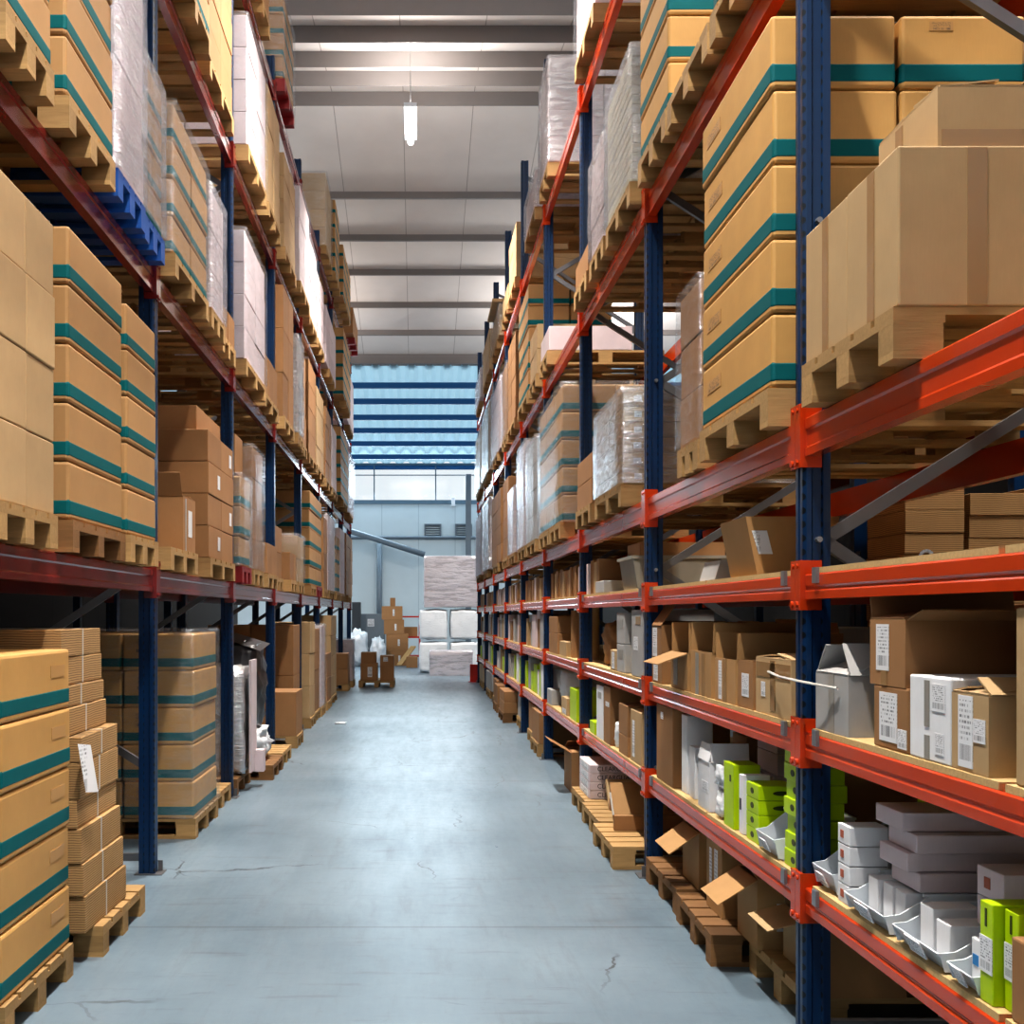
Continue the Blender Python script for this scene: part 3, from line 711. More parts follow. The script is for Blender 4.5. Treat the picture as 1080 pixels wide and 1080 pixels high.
load('left', LLN[0], 5, T1, 18.45, 19.2, 'brown', 2, 4, 0.3, bx=0.5, nd=1)
load('left', LLN[0], 5, T1, 19.35, 20.9, 'white', 2, 4, 0.33, bx=0.5, nd=1, film='film')
load('left', LLN[0], 6, T1, 21.3, 22.2, 'teal', 2, 4, 0.27, bx=0.5, nd=1)
load('left', LLN[0], 6, T1, 22.4, 23.7, 'white', 2, 4, 0.33, bx=0.5, nd=1)
load('left', LLN[0], 7, T1, 24.2, 26.5, 'brown', 3, 5, 0.27, bx=0.5, nd=1)

# ---- second beam level
f2 = 1.52
load('left', LLN[1], 0, T2, 4.1, 4.66, 'teal', 1, 4, 0.26, face=f2, bx=0.5, detail=True)
load('left', LLN[1], 0, T2, 4.85, 5.6, 'teal', 1, 4, 0.262, face=f2, bx=0.5, detail=True)
load('left', LLN[1], 0, T2, 5.64, 6.22, 'white', 1, 4, 0.29, face=f2, bx=0.5, pal='bluepal', film='filmwhite', detail=True)
load('left', LLN[1], 0, T2, 6.28, 6.78, 'teal', 2, 4, 0.225, face=f2 + .02, bx=0.5, pal='bluepal', film='filmwhite', detail=True)
load('left', LLN[1], 1, T2, 6.97, 8.1, 'teal', 2, 4, 0.235, face=f2, bx=0.5, film='film', detail=True)
load('left', LLN[1], 1, T2, 8.2, 8.8, 'white', 1, 3, 0.3, face=f2, bx=0.5, film='filmwhite')
load('left', LLN[1], 1, T2, 8.95, 9.6, 'brown', 2, 1, 0.26, face=f2 + 0.05, bx=0.4, nd=1)
load('left', LLN[1], 2, T2, 9.85, 11.15, 'white', 2, 4, 0.285, face=f2, bx=0.55, film='film')
load('left', LLN[1], 2, T2, 11.3, 12.4, 'brown', 3, 1, 0.42, face=f2 + 0.03, bx=0.4, nd=1)
load('left', LLN[1], 3, T2, 12.7, 13.7, 'brown', 2, 3, 0.5, face=f2, bx=0.55)
load('left', LLN[1], 3, T2, 13.85, 14.45, 'grey', 1, 4, 0.3, face=f2 - 0.03, bx=0.5, nd=1, film='filmwhite')
load('left', LLN[1], 3, T2, 14.55, 15.25, 'brown', 2, 3, 0.4, face=f2, bx=0.5, nd=1)
load('left', LLN[1], 4, T2, 15.6, 16.7, 'brown', 2, 4, 0.33, face=f2, bx=0.5, nd=1)
load('left', LLN[1], 4, T2, 16.85, 18.1, 'plain', 2, 4, 0.3, face=f2, bx=0.5, nd=1)
load('left', LLN[1], 5, T2, 18.5, 19.7, 'brown', 2, 4, 0.3, face=f2, bx=0.5, nd=1)
load('left', LLN[1], 5, T2, 19.85, 20.95, 'white', 2, 4, 0.28, face=f2, bx=0.5, nd=1)
load('left', LLN[1], 6, T2, 21.4, 23.7, 'teal', 2, 5, 0.27, face=f2 - .05, bx=0.5, nd=2)
load('left', LLN[1], 7, T2, 24.2, 26.5, 'white', 2, 5, 0.27, face=f2, bx=0.5, nd=1, film='film')

# ---- third beam level
load('left', LLN[2], 0, T3, 5.2, 5.95, 'teal', 1, 2, 0.26, face=f2, bx=0.5, pal='bluepal', detail=True)
load('left', LLN[2], 0, T3, 6.05, 6.75, 'teal', 1, 2, 0.26, face=f2, bx=0.5, detail=True)
load('left', LLN[2], 1, T3, 7.1, 8.2, 'teal', 2, 4, 0.26, face=f2, bx=0.5, detail=True)
load('left', LLN[2], 1, T3, 8.4, 9.5, 'brown', 2, 4, 0.27, face=f2 + 0.05, bx=0.5)
load('left', LLN[2], 2, T3, 9.98, 11.2, 'white', 2, 4, 0.29, face=f2, bx=0.55, film='film')
load('left', LLN[2], 2, T3, 11.35, 12.35, 'plain', 2, 3, 0.4, face=f2, bx=0.5)
load('left', LLN[2], 3, T3, 12.75, 13.9, 'plain', 2, 4, 0.27, face=f2, bx=0.55)
load('left', LLN[2], 3, T3, 14.05, 15.25, 'white', 2, 3, 0.4, face=f2 - 0.04, bx=0.55, film='film')
load('left', LLN[2], 4, T3, 15.6, 16.8, 'white', 2, 4, 0.28, face=f2, bx=0.5, nd=1, film='film')
load('left', LLN[2], 4, T3, 16.95, 18.1, 'white', 2, 3, 0.34, face=f2, bx=0.5, nd=1)
load('left', LLN[2], 5, T3, 18.6, 20.8, 'white', 3, 3, 0.32, face=f2, bx=0.5, nd=2)
load('left', LLN[2], 6, T3, 21.4, 23.7, 'teal', 2, 5, 0.26, face=f2 - 0.1, bx=0.5, nd=2)
load('left', LLN[2], 7, T3, 24.2, 26.5, 'white', 2, 4, 0.3, face=f2, bx=0.5, nd=2)

# ---- fourth beam level
load('left', LLN[3], 2, T4, 10.6, 11.6, 'brown', 2, 3, 0.27, face=f2 + .02, bx=0.5)
load('left', LLN[3], 3, T4, 12.7, 13.7, 'teal', 2, 4, 0.245, face=f2, bx=0.6, pal='redpal', film='film')
load('left', LLN[3], 5, T4, 18.45, 19.7, 'plain', 2, 4, 0.3, face=f2, bx=0.5, film='film')
load('left', LLN[3], 5, T4, 19.9, 21.0, 'teal', 2, 5, 0.26, face=f2 - 0.05, bx=0.5, nd=2)
load('left', LLN[3], 6, T4, 21.4, 23.6, 'teal', 2, 4, 0.25, face=f2 - 0.1, bx=0.5, nd=2)
load('left', LLN[3], 7, T4, 24.2, 26.2, 'brown', 2, 2, 0.28, face=f2 - 0.12, bx=0.5, nd=2, pal='redpal')

# ================================================================== RIGHT RACK
Q1, Q2, Q3 = [z + 0.071 for z in RLEV]
def deco_d(made, sg):
    deco_prints(made, sg)
    for o, i, j, k, dx, dy, dz in made:
        if j == 0: stick(o, sg, dx, -dx * 0.18, dz * 0.78, 0.09, 0.035, 'print', 'printed_marks', 'near', dy)
# first pallet level
load('right', RLN[0], 0, Q1, 3.09, 3.84, 'plain', 2, 1, 0.45, bx=0.44, nd=2, detail=True, deco=deco_tape)
open_carton(XR + 0.28, 3.33, Q1 + PH + 0.458, 0.42, 0.4, 0.17, 'low open-topped tan carton lying on the two big plain cartons, right rack', mat='plain_box', flaps=(6, 4, 5, 4), tags=(('aisle', 0.05, 0.0, 0.05, 0.16, 'tape', 'packing_tape'), ('near', 0.0, 0.0, 0.4, 0.05, 'tape', 'packing_tape')))
load('right', RLN[0], 1, Q1, 4.2, 5.23, 'amber', 1, 5, 0.282, bx=0.47, nd=2, detail=True, deco=deco_d)
load('right', RLN[0], 1, Q1, 5.42, 5.85, 'brown', 1, 3, 0.262, bx=0.5, nd=2, film='film', detail=True, face=1.36)
load('right', RLN[0], 2, Q1, 7.3, 8.4, 'plain', 2, 6, 0.102, bx=0.55, nd=2, film='filmgrey', detail=True, deco=deco_nearlabels, face=1.33)
load('right', RLN[0], 2, Q1, 8.55, 9.35, 'brown', 1, 2, 0.2, bx=0.5, nd=1)
load('right', RLN[0], 3, Q1, 10.35, 12.2, 'teal', 3, 5, 0.257, bx=0.5, nd=2, pal=None, film='film')
pallet(1.32 + 0.6, 10.8, Q1, 0.86, 'wooden pallet below the near half of banded cartons, right rack first level')
pallet(1.32 + 0.6, 11.75, Q1, 0.86, 'wooden pallet below the far half of banded cartons, right rack first level')
load('right', RLN[0], 4, Q1, 12.6, 13.6, 'grey', 2, 4, 0.29, nd=1, film='film')
load('right', RLN[0], 4, Q1, 13.8, 14.8, 'white', 2, 5, 0.26, nd=1, film='filmwhite')
load('right', RLN[0], 5, Q1, 15.3, 16.3, 'white', 2, 3, 0.3, nd=1, film='filmwhite')
load('right', RLN[0], 5, Q1, 16.5, 17.5, 'brown', 2, 4, 0.3, nd=1)
load('right', RLN[0], 6, Q1, 18.0, 20.2, 'brown', 3, 4, 0.3, nd=1)
load('right', RLN[0], 7, Q1, 20.8, 23.0, 'white', 3, 4, 0.33, nd=1, film='filmwhite')
load('right', RLN[0], 8, Q1, 23.5, 25.8, 'white', 3, 4, 0.33, nd=1, film='film')
# second pallet level
load('right', RLN[1], 1, Q2, 4.3, 5.05, 'amber', 1, 2, 0.27, bx=0.5, nd=2, detail=True)
load('right', RLN[1], 1, Q2, 5.95, 6.7, 'amber', 1, 5, 0.25, bx=0.5, nd=2, detail=True)
pallet(1.32 + 0.6, 5.5, Q2, 0.82, 'bare wooden pallet between banded loads, right rack second level', 'wood', True)
load('right', RLN[1], 2, Q2, 6.95, 7.85, 'board', 1, 14, 0.06, bx=0.9, nd=1, film='filmwhite', detail=True, jit=0.004)
load('right', RLN[1], 2, Q2, 7.95, 8.6, 'white', 1, 3, 0.24, bx=0.5, nd=2, film='filmgrey')
load('right', RLN[1], 2, Q2, 8.75, 9.45, 'brown', 1, 1, 0.22, bx=0.5, nd=1)
load('right', RLN[1], 3, Q2, 11.4, 12.15, 'white', 1, 1, 0.25, bx=0.42, nd=2)
load('right', RLN[1], 4, Q2, 12.5, 13.3, 'plain', 2, 2, 0.28, nd=1)
load('right', RLN[1], 4, Q2, 13.5, 14.8, 'teal', 2, 5, 0.26, bx=0.5, nd=2)
load('right', RLN[1], 5, Q2, 15.3, 16.5, 'brown', 2, 4, 0.3, nd=1)
load('right', RLN[1], 5, Q2, 16.7, 17.6, 'brown', 2, 3, 0.36, nd=1, film='film')
load('right', RLN[1], 6, Q2, 18.1, 20.2, 'white', 3, 4, 0.3, nd=1, film='film')
load('right', RLN[1], 7, Q2, 20.8, 23.0, 'plain', 3, 4, 0.32, nd=1, film='filmwhite')
load('right', RLN[1], 8, Q2, 23.5, 25.8, 'plain', 3, 4, 0.32, nd=1, film='film')
# third pallet level
load('right', RLN[2], 2, Q3, 8.4, 9.4, 'white', 2, 3, 0.25, nd=1, film='film')
load('right', RLN[2], 3, Q3, 11.35, 12.15, 'white', 1, 4, 0.265, bx=0.55, nd=2, film='filmgrey')
load('right', RLN[2], 4, Q3, 12.6, 13.8, 'white', 2, 2, 0.21, nd=2, film='filmwhite')
load('right', RLN[2], 5, Q3, 15.2, 16.4, 'plain', 2, 3, 0.25, nd=2)
load('right', RLN[2], 5, Q3, 16.5, 17.6, 'plain', 2, 1, 0.3, nd=1)
load('right', RLN[2], 6, Q3, 18.4, 20.2, 'plain', 2, 2, 0.26, nd=2, film='film')
carton('plain', 1.28 + 0.3, 19.1, Q3 + PH + 0.56, 0.7, 1.3, 0.06, 'flat tan cardboard lid overhanging the wrapped load, right rack third level', None, 'lid')
load('right', RLN[2], 7, Q3, 21.0, 23.0, 'plain', 2, 3, 0.26, nd=2)
load('right', RLN[2], 8, Q3, 23.6, 25.8, 'white', 2, 2, 0.3, nd=2, film='filmwhite')

# ------------------------------------------------------------------ picking shelves
XS = XR + 0.02; kS = XS * F
def yy(x): return kS / (x - VX)
def zz_(y, Y): return H + (VY - y) * Y / F
def closed(kind, shelf, xf, xn, yt, dx, label, x0=0.0, tags=(), group=None, cat='carton', dz=None, z=None):
    """A closed box on a shelf, seen between photo columns xf (far edge) and xn (near edge) of its aisle face."""
    Y1, Y0 = yy(xf), yy(xn); zb = (DECK[shelf] if z is None else z) + 0.001
    h = dz if dz else zz_(yt, Y0) - zb
    nm, desc, mat, r = KIND[kind]
    o = carton(kind, XS + x0 + dx / 2, (Y0 + Y1) / 2, zb, dx, Y1 - Y0 - 0.004, h, label, group, cat)
    for fc, a, b, w, hh, mt, n_ in tags:
        if fc == 'near': stick(o, 1, dx, a, b * h, w, hh * h, mt, n_, 'near', Y1 - Y0 - 0.004)
        else: stick(o, 1, dx, a * (Y1 - Y0), b * h, w * (Y1 - Y0), hh * h, mt, n_)
    return zb + h
KIND['lime'] = ('lime_carton', 'lime green carton', 'lime_box', 0.005)
KIND['bright'] = ('small_white_carton', 'bright white carton', 'bright_box', 0.005)
LB = lambda a, b, w, h, mt='label', n='shipping_label': ('aisle', a, b, w, h, mt, n)
# middle shelf, nearest bay
Y0, Y1 = 3.70, 3.94
open_carton(XS + 0.21, 3.80, DECK[1] + 0.001, 0.42, 0.30, 0.20, 'grey-white carton with raised flaps beside the orange-collared upright, middle shelf', mat='grey_box', flaps=(20, 12, 55, 50), tags=(('aisle', 0.0, 0.0, 0.05, 0.2, 'greytape', 'packing_tape'),))
z = closed('brown', 1, 921, 958, 727, 0.42, 'small brown carton with white label beneath the big open carton, middle shelf', tags=(LB(.05, .12, .5, .78), LB(-.34, .06, .24, .3)))
open_carton(XS + 0.23, (yy(919) + yy(953)) / 2, z + 0.001, 0.46, yy(919) - yy(953) + 0.02, 0.2, 'big open brown carton with tall white label stacked on a smaller carton, middle shelf', flaps=(8, None, 165, 100), tags=(('aisle', 0.03, 0.045, 0.09, 0.14, 'label', 'shipping_label'), ('aisle', 0.02, 0.0, 0.04, 0.045, 'tape', 'packing_tape')))
closed('bright', 1, 959, 1003, 716, 0.5, 'white carton with black print and grey tape between two brown cartons, middle shelf', tags=(LB(-.22, .6, .32, .32, 'label', 'printed_panel'), LB(.05, .02, .12, .28, 'greytape', 'packing_tape'), LB(.05, .4, .12, .55, 'greytape', 'packing_tape'), LB(-.24, .1, .2, .25, 'label', 'printed_panel')))
open_carton(XS + 0.13, (yy(1002) + yy(1045)) / 2, DECK[1] + 0.001, 0.26, yy(1002) - yy(1045) - 0.02, 0.20, 'small tan carton with raised flap and long white label, middle shelf', mat='plain_box', flaps=(8, 40, 30, 10), tags=(('aisle', 0.02, 0.01, 0.075, 0.185, 'label', 'shipping_label'), ('aisle', -0.05, 0.08, 0.06, 0.06, 'label', 'shipping_label')))
carton('plain', XS + 0.25, 2.42, DECK[1] + 0.001, 0.5, 0.42, 0.42, 'tall plain tan carton nearest the camera on the middle shelf', None)
# middle shelf, second bay
o = open_carton(XS + 0.2, 4.43, DECK[1] + 0.001, 0.4, 0.44, 0.225, 'tan carton sealed with crossed brown tape just beyond the blue upright, middle shelf', mat='plain_box', flaps=(0, 3, 6, 4), tags=(('aisle', 0.0, 0.02, 0.06, 0.2, 'tape', 'packing_tape'), ('aisle', 0.0, 0.15, 0.42, 0.06, 'tape', 'packing_tape'), ('aisle', 0.12, 0.07, 0.05, 0.06, 'label', 'shipping_label')))
open_carton(XS + 0.18, 4.80, DECK[1] + 0.001, 0.36, 0.22, 0.2, 'narrow brown carton squeezed behind the taped tan carton, middle shelf', flaps=(0, 0, 0, 0), tags=(('aisle', 0.0, 0.05, 0.1, 0.1, 'label', 'shipping_label'),))
open_carton(XS + 0.24, 5.12, DECK[1] + 0.001, 0.48, 0.34, 0.2, 'wide open brown carton with both long flaps standing up, middle shelf', mat='teal_box', flaps=(None, 80, 95, 92), fl=0.35, tags=(('aisle', 0.08, 0.01, 0.05, 0.18, 'label', 'shipping_label'), ('aisle', 0.0, 0, 0.06, 0.2, 'tape', 'packing_tape')))
open_carton(XS + 0.22, 5.56, DECK[1] + 0.001, 0.44, 0.40, 0.22, 'larger open tan carton with upright side flaps, middle of the middle shelf', mat='teal_box', flaps=(None, 88, 100, 90), fl=0.36, tags=(('aisle', -0.05, 0, 0.06, 0.21, 'tape', 'packing_tape'), ('aisle', 0.07, 0, 0.06, 0.21, 'greytape', 'packing_tape')))
open_carton(XS + 0.2, 6.02, DECK[1] + 0.001, 0.4, 0.38, 0.2, 'open carton with its front flap folded out over the aisle, middle shelf', mat='teal_box', flaps=(200, 80, 90, 90), tags=(('aisle', 0.08, 0.02, 0.09, 0.17, 'greytape', 'packing_tape'),))
z = closed('brown', 1, 687.5, 698, 697, 0.4, 'brown carton with white label at the end of second bay, middle shelf, lower one', tags=(LB(.1, .1, .4, .8),))
open_carton(XS + 0.2, (yy(687.5) + yy(698)) / 2, z + 0.001, 0.4, yy(687.5) - yy(698) - 0.01, 0.2, 'brown carton with raised top flap stacked against the second blue upright, middle shelf', flaps=(55, 5, 12, 5), tags=(('aisle', 0.05, 0.02, 0.12, 0.17, 'label', 'shipping_label'),))
carton('grey', XR + 0.75, 5.5, DECK[1] + 0.001, 0.4, 0.7, 0.34, 'large pale grey carton standing behind the open cartons, middle shelf', None)
t = MB()
tp = [(1.395, 4.44, 1.372), (1.36, 4.2, 1.366), (1.358, 3.98, 1.362), (1.40, 3.72, 1.352)]
for a, b in zip(tp, tp[1:]): t.tube(a, b, 0.005, 6)
tag(put('twine_cord', t.mesh('twine', 'strap')), 'loose pale twine stretched across the blue upright between two middle shelf cartons', 'twine')
t = MB()
for q in range(14):
    a0, a1 = 2 * math.pi * q / 14, 2 * math.pi * (q + 1) / 14
    t.tube((0.0, 0.018 * math.cos(a0), 0.024 + 0.018 * math.sin(a0)), (0.0, 0.018 * math.cos(a1), 0.024 + 0.018 * math.sin(a1)), 0.006, 6)
tag(put('wire_ring', t.mesh('ring', 'plastic'), (1.62, 3.55, DECK[2] - 0.0045), 1.2), 'small white ring of wire standing on the bare upper shelf', 'wire ring')
# middle shelf, third bay
z = closed('grey', 1, 650.5, 658.5, 680, 0.5, 'tall grey-white carton, lower of two, third bay of the middle shelf', tags=(LB(0, .5, .6, .3, 'greytape', 'printed_marks'),))
closed('grey', 1, 650.5, 658.5, 646, 0.5, 'tall grey-white carton, upper of two, third bay of the middle shelf', z=z, tags=(LB(0, .5, .6, .3, 'greytape', 'printed_marks'),))
closed('grey', 1, 666, 678, 643, 0.45, 'tall greyish carton with torn paper patch beside the second blue upright, middle shelf', tags=(LB(.1, .4, .35, .2), LB(-.1, .78, .4, .12, 'tape', 'torn_paper')))
closed('plain', 1, 643.5, 650, 686, 0.4, 'low pale carton with printed edge next to the two tall grey cartons, middle shelf', tags=(LB(0, .1, .4, .8),))
tag(put('paper_sack', blob(0.35, 0.42, 0.36, 'brown_box', 8, 0.2, 0.6), (XS + 0.22, 8.72, DECK[1] + 0.001)), 'crumpled brown paper sack on the third bay of middle shelf', 'sack')
closed('brown', 1, 636.5, 642, 652, 0.4, 'tall narrow brown carton behind the crumpled paper sack, middle shelf', x0=0.1)
closed('lime', 1, 622, 632, 655, 0.3, 'lime green carton deep in the third bay, middle shelf', x0=0.45)
# middle shelf, fourth bay
z = closed('brown', 1, 579, 588, 668, 0.4, 'brown round-edged carton, lower one, at far end of fourth bay, middle shelf')
closed('brown', 1, 579, 588, 650, 0.4, 'brown round-edged carton, upper one, at far end of fourth bay, middle shelf', z=z)
closed('plain', 1, 590, 597, 677, 0.3, 'small pale carton among wrapped rolls, fourth bay of the middle shelf')
for i, (x, h, rr) in enumerate(((600, 0.44, 0.06), (604.5, 0.36, 0.055), (608.5, 0.46, 0.06))):
    Y = yy(x)
    tag(put('paper_roll', MB().tube((0, 0, 0), (0, 0, h), rr, 14).tube((0, 0, h), (0, 0, h + 0.004), rr * 0.45, 10).mesh('roll', 'brown_box' if i < 2 else 'plain_box', False), (XS + 0.08 + 0.03 * i, Y, DECK[1] + 0.001)), 'brown paper roll standing upright, %s, fourth bay of middle shelf' % ('farthest of three', 'shortest of three', 'tallest of three')[i], 'paper roll')
# upper shelf, second bay
t = put('tray_carton', None, (XS + 0.18, 4.93, DECK[2] + 0.001)); tag(t, 'brown tapered carton with white tag and number label alone on upper shelf', 'carton')
put('carton_body', MB().extrude([(-0.15, 0), (0.14, 0), (0.2, 0.25), (-0.2, 0.25)], -0.2, 0.2, 'y').mesh('body', 'teal_box'), parent=t)
put('white_tag', MB().poly([(-0.145, -0.203, 0.09), (-0.085, -0.203, 0.09), (-0.11, -0.203, 0.19), (-0.175, -0.203, 0.19)]).mesh('tag', 'label'), parent=t)
put('number_label', MB().box(0.06, -0.2025, 0.1, 0.17, -0.2005, 0.16).mesh('tag', 'grey_box'), parent=t)
def text(body, size, mat, loc, rot, parent, name='printed_lettering', sx=1.0):
    cu = bpy.data.curves.new('lettering', 'FONT'); cu.body = body; cu.size = size; cu.align_x = 'CENTER'; cu.align_y = 'CENTER'; cu.extrude = 0.0004
    cu.materials.append(M[mat]); tmp = bpy.data.objects.new('lettering', cu); COL.objects.link(tmp)
    dg = bpy.context.evaluated_depsgraph_get(); me = bpy.data.meshes.new_from_object(tmp.evaluated_get(dg))
    bpy.data.objects.remove(tmp); o = put(name, me, loc, parent=parent, rot=rot); return o
text('10', 0.05, 'black', (0.115, -0.2035, 0.13), (math.pi / 2, 0, 0), t)
tag(put('carton_lid', MB().extrude([(-0.2, 0), (0.26, 0), (0.24, 0.11), (-0.06, 0.12), (-0.17, 0.1)], -0.15, 0.15, 'y').mesh('lid', 'grey_box'), (XS + 0.24, 5.6, DECK[2] + 0.001)), 'low greyish carton lid beyond the tapered carton on the upper shelf', 'lid')
t = put('storage_tub', None, (XS + 0.33, 7.55, DECK[2] + 0.001)); tag(t, 'wide grey plastic tub with brown cardboard above, third bay of upper shelf', 'tub')
put('tub_body', MB().extrude([(-0.3, 0), (0.3, 0), (0.33, 0.2), (-0.33, 0.2)], -0.25, 0.25, 'y').mesh('tub', 'tubgrey'), parent=t)
put('rim', MB().box(-0.345, -0.265, 0.2, 0.345, 0.265, 0.22).mesh('rim', 'tubgrey'), parent=t)
put('cardboard_filling', MB().box(-0.28, -0.22, 0.22, 0.28, 0.22, 0.31).mesh('filling', 'brown_box'), parent=t)
closed('grey', 2, 628, 637, 612, 0.3, 'small white carton with open flap before the grey tub, upper shelf')
# upper shelf: long row of narrow upright cartons
Y = 8.9; i = 0
while Y < 25.6:
    w = R.uniform(0.07, 0.17); b = int((Y - RPOST[0]) // RBAY); e = RPOST[b + 1]
    if Y + w > e - 0.02:
        Y = e + 0.11; continue
    h = R.uniform(0.25, 0.29)
    kd = R.choice(['brown', 'brown', 'plain', 'white'])
    nm, ds, mt, rr_ = KIND[kd]
    wq = round(w * 50) / 50.0; hq = round(h * 50) / 50.0
    o = put('upright_file_carton', rbox(0.35, wq - 0.004, hq, 0.004, mt), (XS + 0.19 + R.uniform(0, 0.03), Y + w / 2, DECK[2] + 0.001))
    tag(o, 'narrow upright %s carton in the long row, right rack upper shelf, %s bay' % (ds.split()[0].replace('plain', 'tan'), ORD[b]), 'carton', 'narrow %s cartons, upper shelf row, %s bay' % (kd, ORD[b]))
    Y += wq + 0.012; i += 1

# ---- lowest shelf
def bin_(Y0, Y1, label, dx=0.34, h=0.13, x0=0.0):
    dy = Y1 - Y0; t = put('picking_bin', None, (XS + x0, (Y0 + Y1) / 2, DECK[0] + 0.001)); tag(t, label, 'plastic bin', 'white open-fronted picking bins')
    a = dy / 2; th = 0.006
    m = MB().box(0.02, -a, 0, dx, a, th)
    side = [(0.0, th), (dx, th), (dx, h), (0.12, h), (0.03, h * 0.55), (-0.015, h * 0.5)]
    for s in (-1, 1): m.extrude(side, s * a - (th if s > 0 else 0), s * a + (th if s < 0 else 0), 'y')
    m.box(dx - th, -a + th, th, dx, a - th, h)
    m.extrude([(-0.02, h * 0.5), (-0.014, h * 0.5), (0.026, th), (0.02, th)], -a + th, a - th, 'y')
    m.box(0.1, -a - 0.006, h, dx, -a + 0.006, h + 0.008).box(0.1, a - 0.006, h, dx, a + 0.006, h + 0.008).box(dx - 0.006, -a, h, dx + 0.006, a, h + 0.008)
    bb = put('bin_body', m.mesh('bin', 'plastic'), parent=t)
    put('label_holder', MB().box(-0.004, -a * 0.4, 0, 0.0, a * 0.25, 0.05).mesh('holder', 'label'), (-0.006, 0, h * 0.12), parent=bb, rot=(0, -0.45, 0))
    return t
def small(kind, x, y, z, dx, dy, dz, label, mark=None, cat='small box', rz=0.0, group=None):
    nm, desc, mat, r = KIND[kind]
    o = put(nm, rbox(dx, dy, dz, 0.003, mat), (x, y, z), rz); tag(o, label, cat, group)
    if mark:
        mm, w, h = mark
        stick(o, 1, dx, dy * 0.1, dz * 0.5 - h / 2, w, h, mm, 'printed_mark')
    return o
D0 = DECK[0] + 0.001
# nearest bay, from the blue upright towards the camera
bin_(3.80, 4.0, 'empty white plastic picking bin half behind the blue upright, lowest shelf', dx=0.3, h=0.15, x0=0.02)
for k in range(4):
    small('bright', XS + 0.075, 3.72, D0 + k * 0.066, 0.13, 0.1, 0.064, 'little white box with orange mark, %s in the column next to the empty bin' % TIER(k, 4), ('redp', 0.025, 0.025), group='little white boxes by the empty bin')
bin_(3.33, 3.65, 'white picking bin filled with long white cartons, lowest shelf', dx=0.36, h=0.12)
for k, (yy0, xx, hh) in enumerate(((3.59, 0.05, 0.0), (3.5, 0.06, 0.0), (3.41, 0.06, 0.0))):
    small('bright', XS + xx + 0.145, yy0, D0 + 0.008, 0.28, 0.07, 0.11, 'white carton standing inside the filled picking bin, %s' % ('far one', 'middle one', 'near one')[k])
for k in range(4):
    small('white', XS + 0.24 + [0.03, 0.0, 0.02, 0.0][k], 3.43 + [0, 0.02, 0.0, 0.05][k], D0 + 0.131 + k * 0.058, 0.36, 0.2, 0.056, 'long off-white carton, %s of the stack lying across the filled bin' % TIER(k, 4), group='long white cartons over the bin', cat='carton')
bin_(2.98, 3.28, 'white picking bin holding open white boxes, middle of three bins, lowest shelf', dx=0.34, h=0.11)
for k in range(2):
    small('bright', XS + 0.12, 3.20 - 0.1 * k, D0 + 0.008, 0.14, 0.08, 0.12 - 0.02 * k, 'white box with beige slip in the middle picking bin, %s one' % ('far', 'near')[k])
for k in range(2):
    small('white', XS + 0.34, 2.98, D0 + 0.121 + 0.081 * k, 0.44, 0.14, 0.08, 'long off-white carton with orange mark, %s of pair behind the near bin' % ('lower', 'upper')[k], ('redp', 0.03, 0.03), cat='carton')
bin_(2.80, 2.94, 'white picking bin with blue-marked boxes, nearest to the lime boxes, lowest shelf', dx=0.2, h=0.1)
for k, (yq, zq, xq) in enumerate(((2.9, 0.008, 0.05), (2.84, 0.008, 0.05), (2.87, 0.121, 0.1))):
    small('bright', XS + xq + 0.04, yq, D0 + zq, 0.09, 0.058, 0.11 if k < 2 else 0.06, 'small white box with blue square, %s' % ('far one in the nearest bin', 'near one in the nearest bin', 'resting on top of the nearest bin')[k], ('bluep', 0.028, 0.028))
for k, (yq, xq, hh) in enumerate(((2.765, 0.0, 0.25), (2.695, 0.025, 0.245))):
    o = small('lime', XS + xq + 0.06, yq, D0, 0.12, 0.062, hh, 'tall lime green box with pale printed middle, %s of the pair beside brown carton' % ('far one', 'near one')[k], cat='carton')
    stick(o, 1, 0.12, 0, 0.075, 0.06, 0.09, 'label', 'printed_panel'); stick(o, 1, 0.12, 0.0, 0.19, 0.008, 0.045, 'darkgreen', 'printed_mark')
o = carton('brown', XS + 0.15, 2.52, D0, 0.3, 0.26, 0.2, 'brown carton with long white label closest to camera on lowest shelf', None)
stick(o, 1, 0.3, 0.0, 0.02, 0.06, 0.17); stick(o, 1, 0.3, 0.03, 0.0, 0.03, 0.2, 'tape', 'packing_tape')
def oval(o, sg, dx, y, z, ry, rz_):
    me = cached(('oval', round(ry, 3), round(rz_, 3)), lambda: MB().extrude([(ry * math.cos(a * math.pi / 6), rz_ * math.sin(a * math.pi / 6)) for a in range(12)], -0.001, 0.001, 'x').mesh('oval', 'darkgreen'))
    put('printed_oval', me, (-dx / 2 - 0.0006, y, z), parent=o)
def ovaln(o, dy, x, z, rx, rz_):
    me = cached(('ovaln', round(rx, 3), round(rz_, 3)), lambda: MB().extrude([(rx * math.cos(a * math.pi / 6), rz_ * math.sin(a * math.pi / 6)) for a in range(12)], -0.001, 0.001, 'y').mesh('oval', 'darkgreen'))
    put('printed_oval', me, (x, -dy / 2 - 0.0006, z), parent=o)
for c in range(2):
    for k in range(4):
        o = small('lime', XR + 0.52 + c * 0.33, 3.86, D0 + k * 0.085, 0.3, 0.14, 0.083, 'lime green carton with dark oval, %s, %s column behind the long white cartons' % (TIER(k, 4), ('outer', 'inner')[c]), cat='carton', group='lime cartons behind the white cartons')
        ovaln(o, 0.14, -0.02, 0.04, 0.05, 0.014)
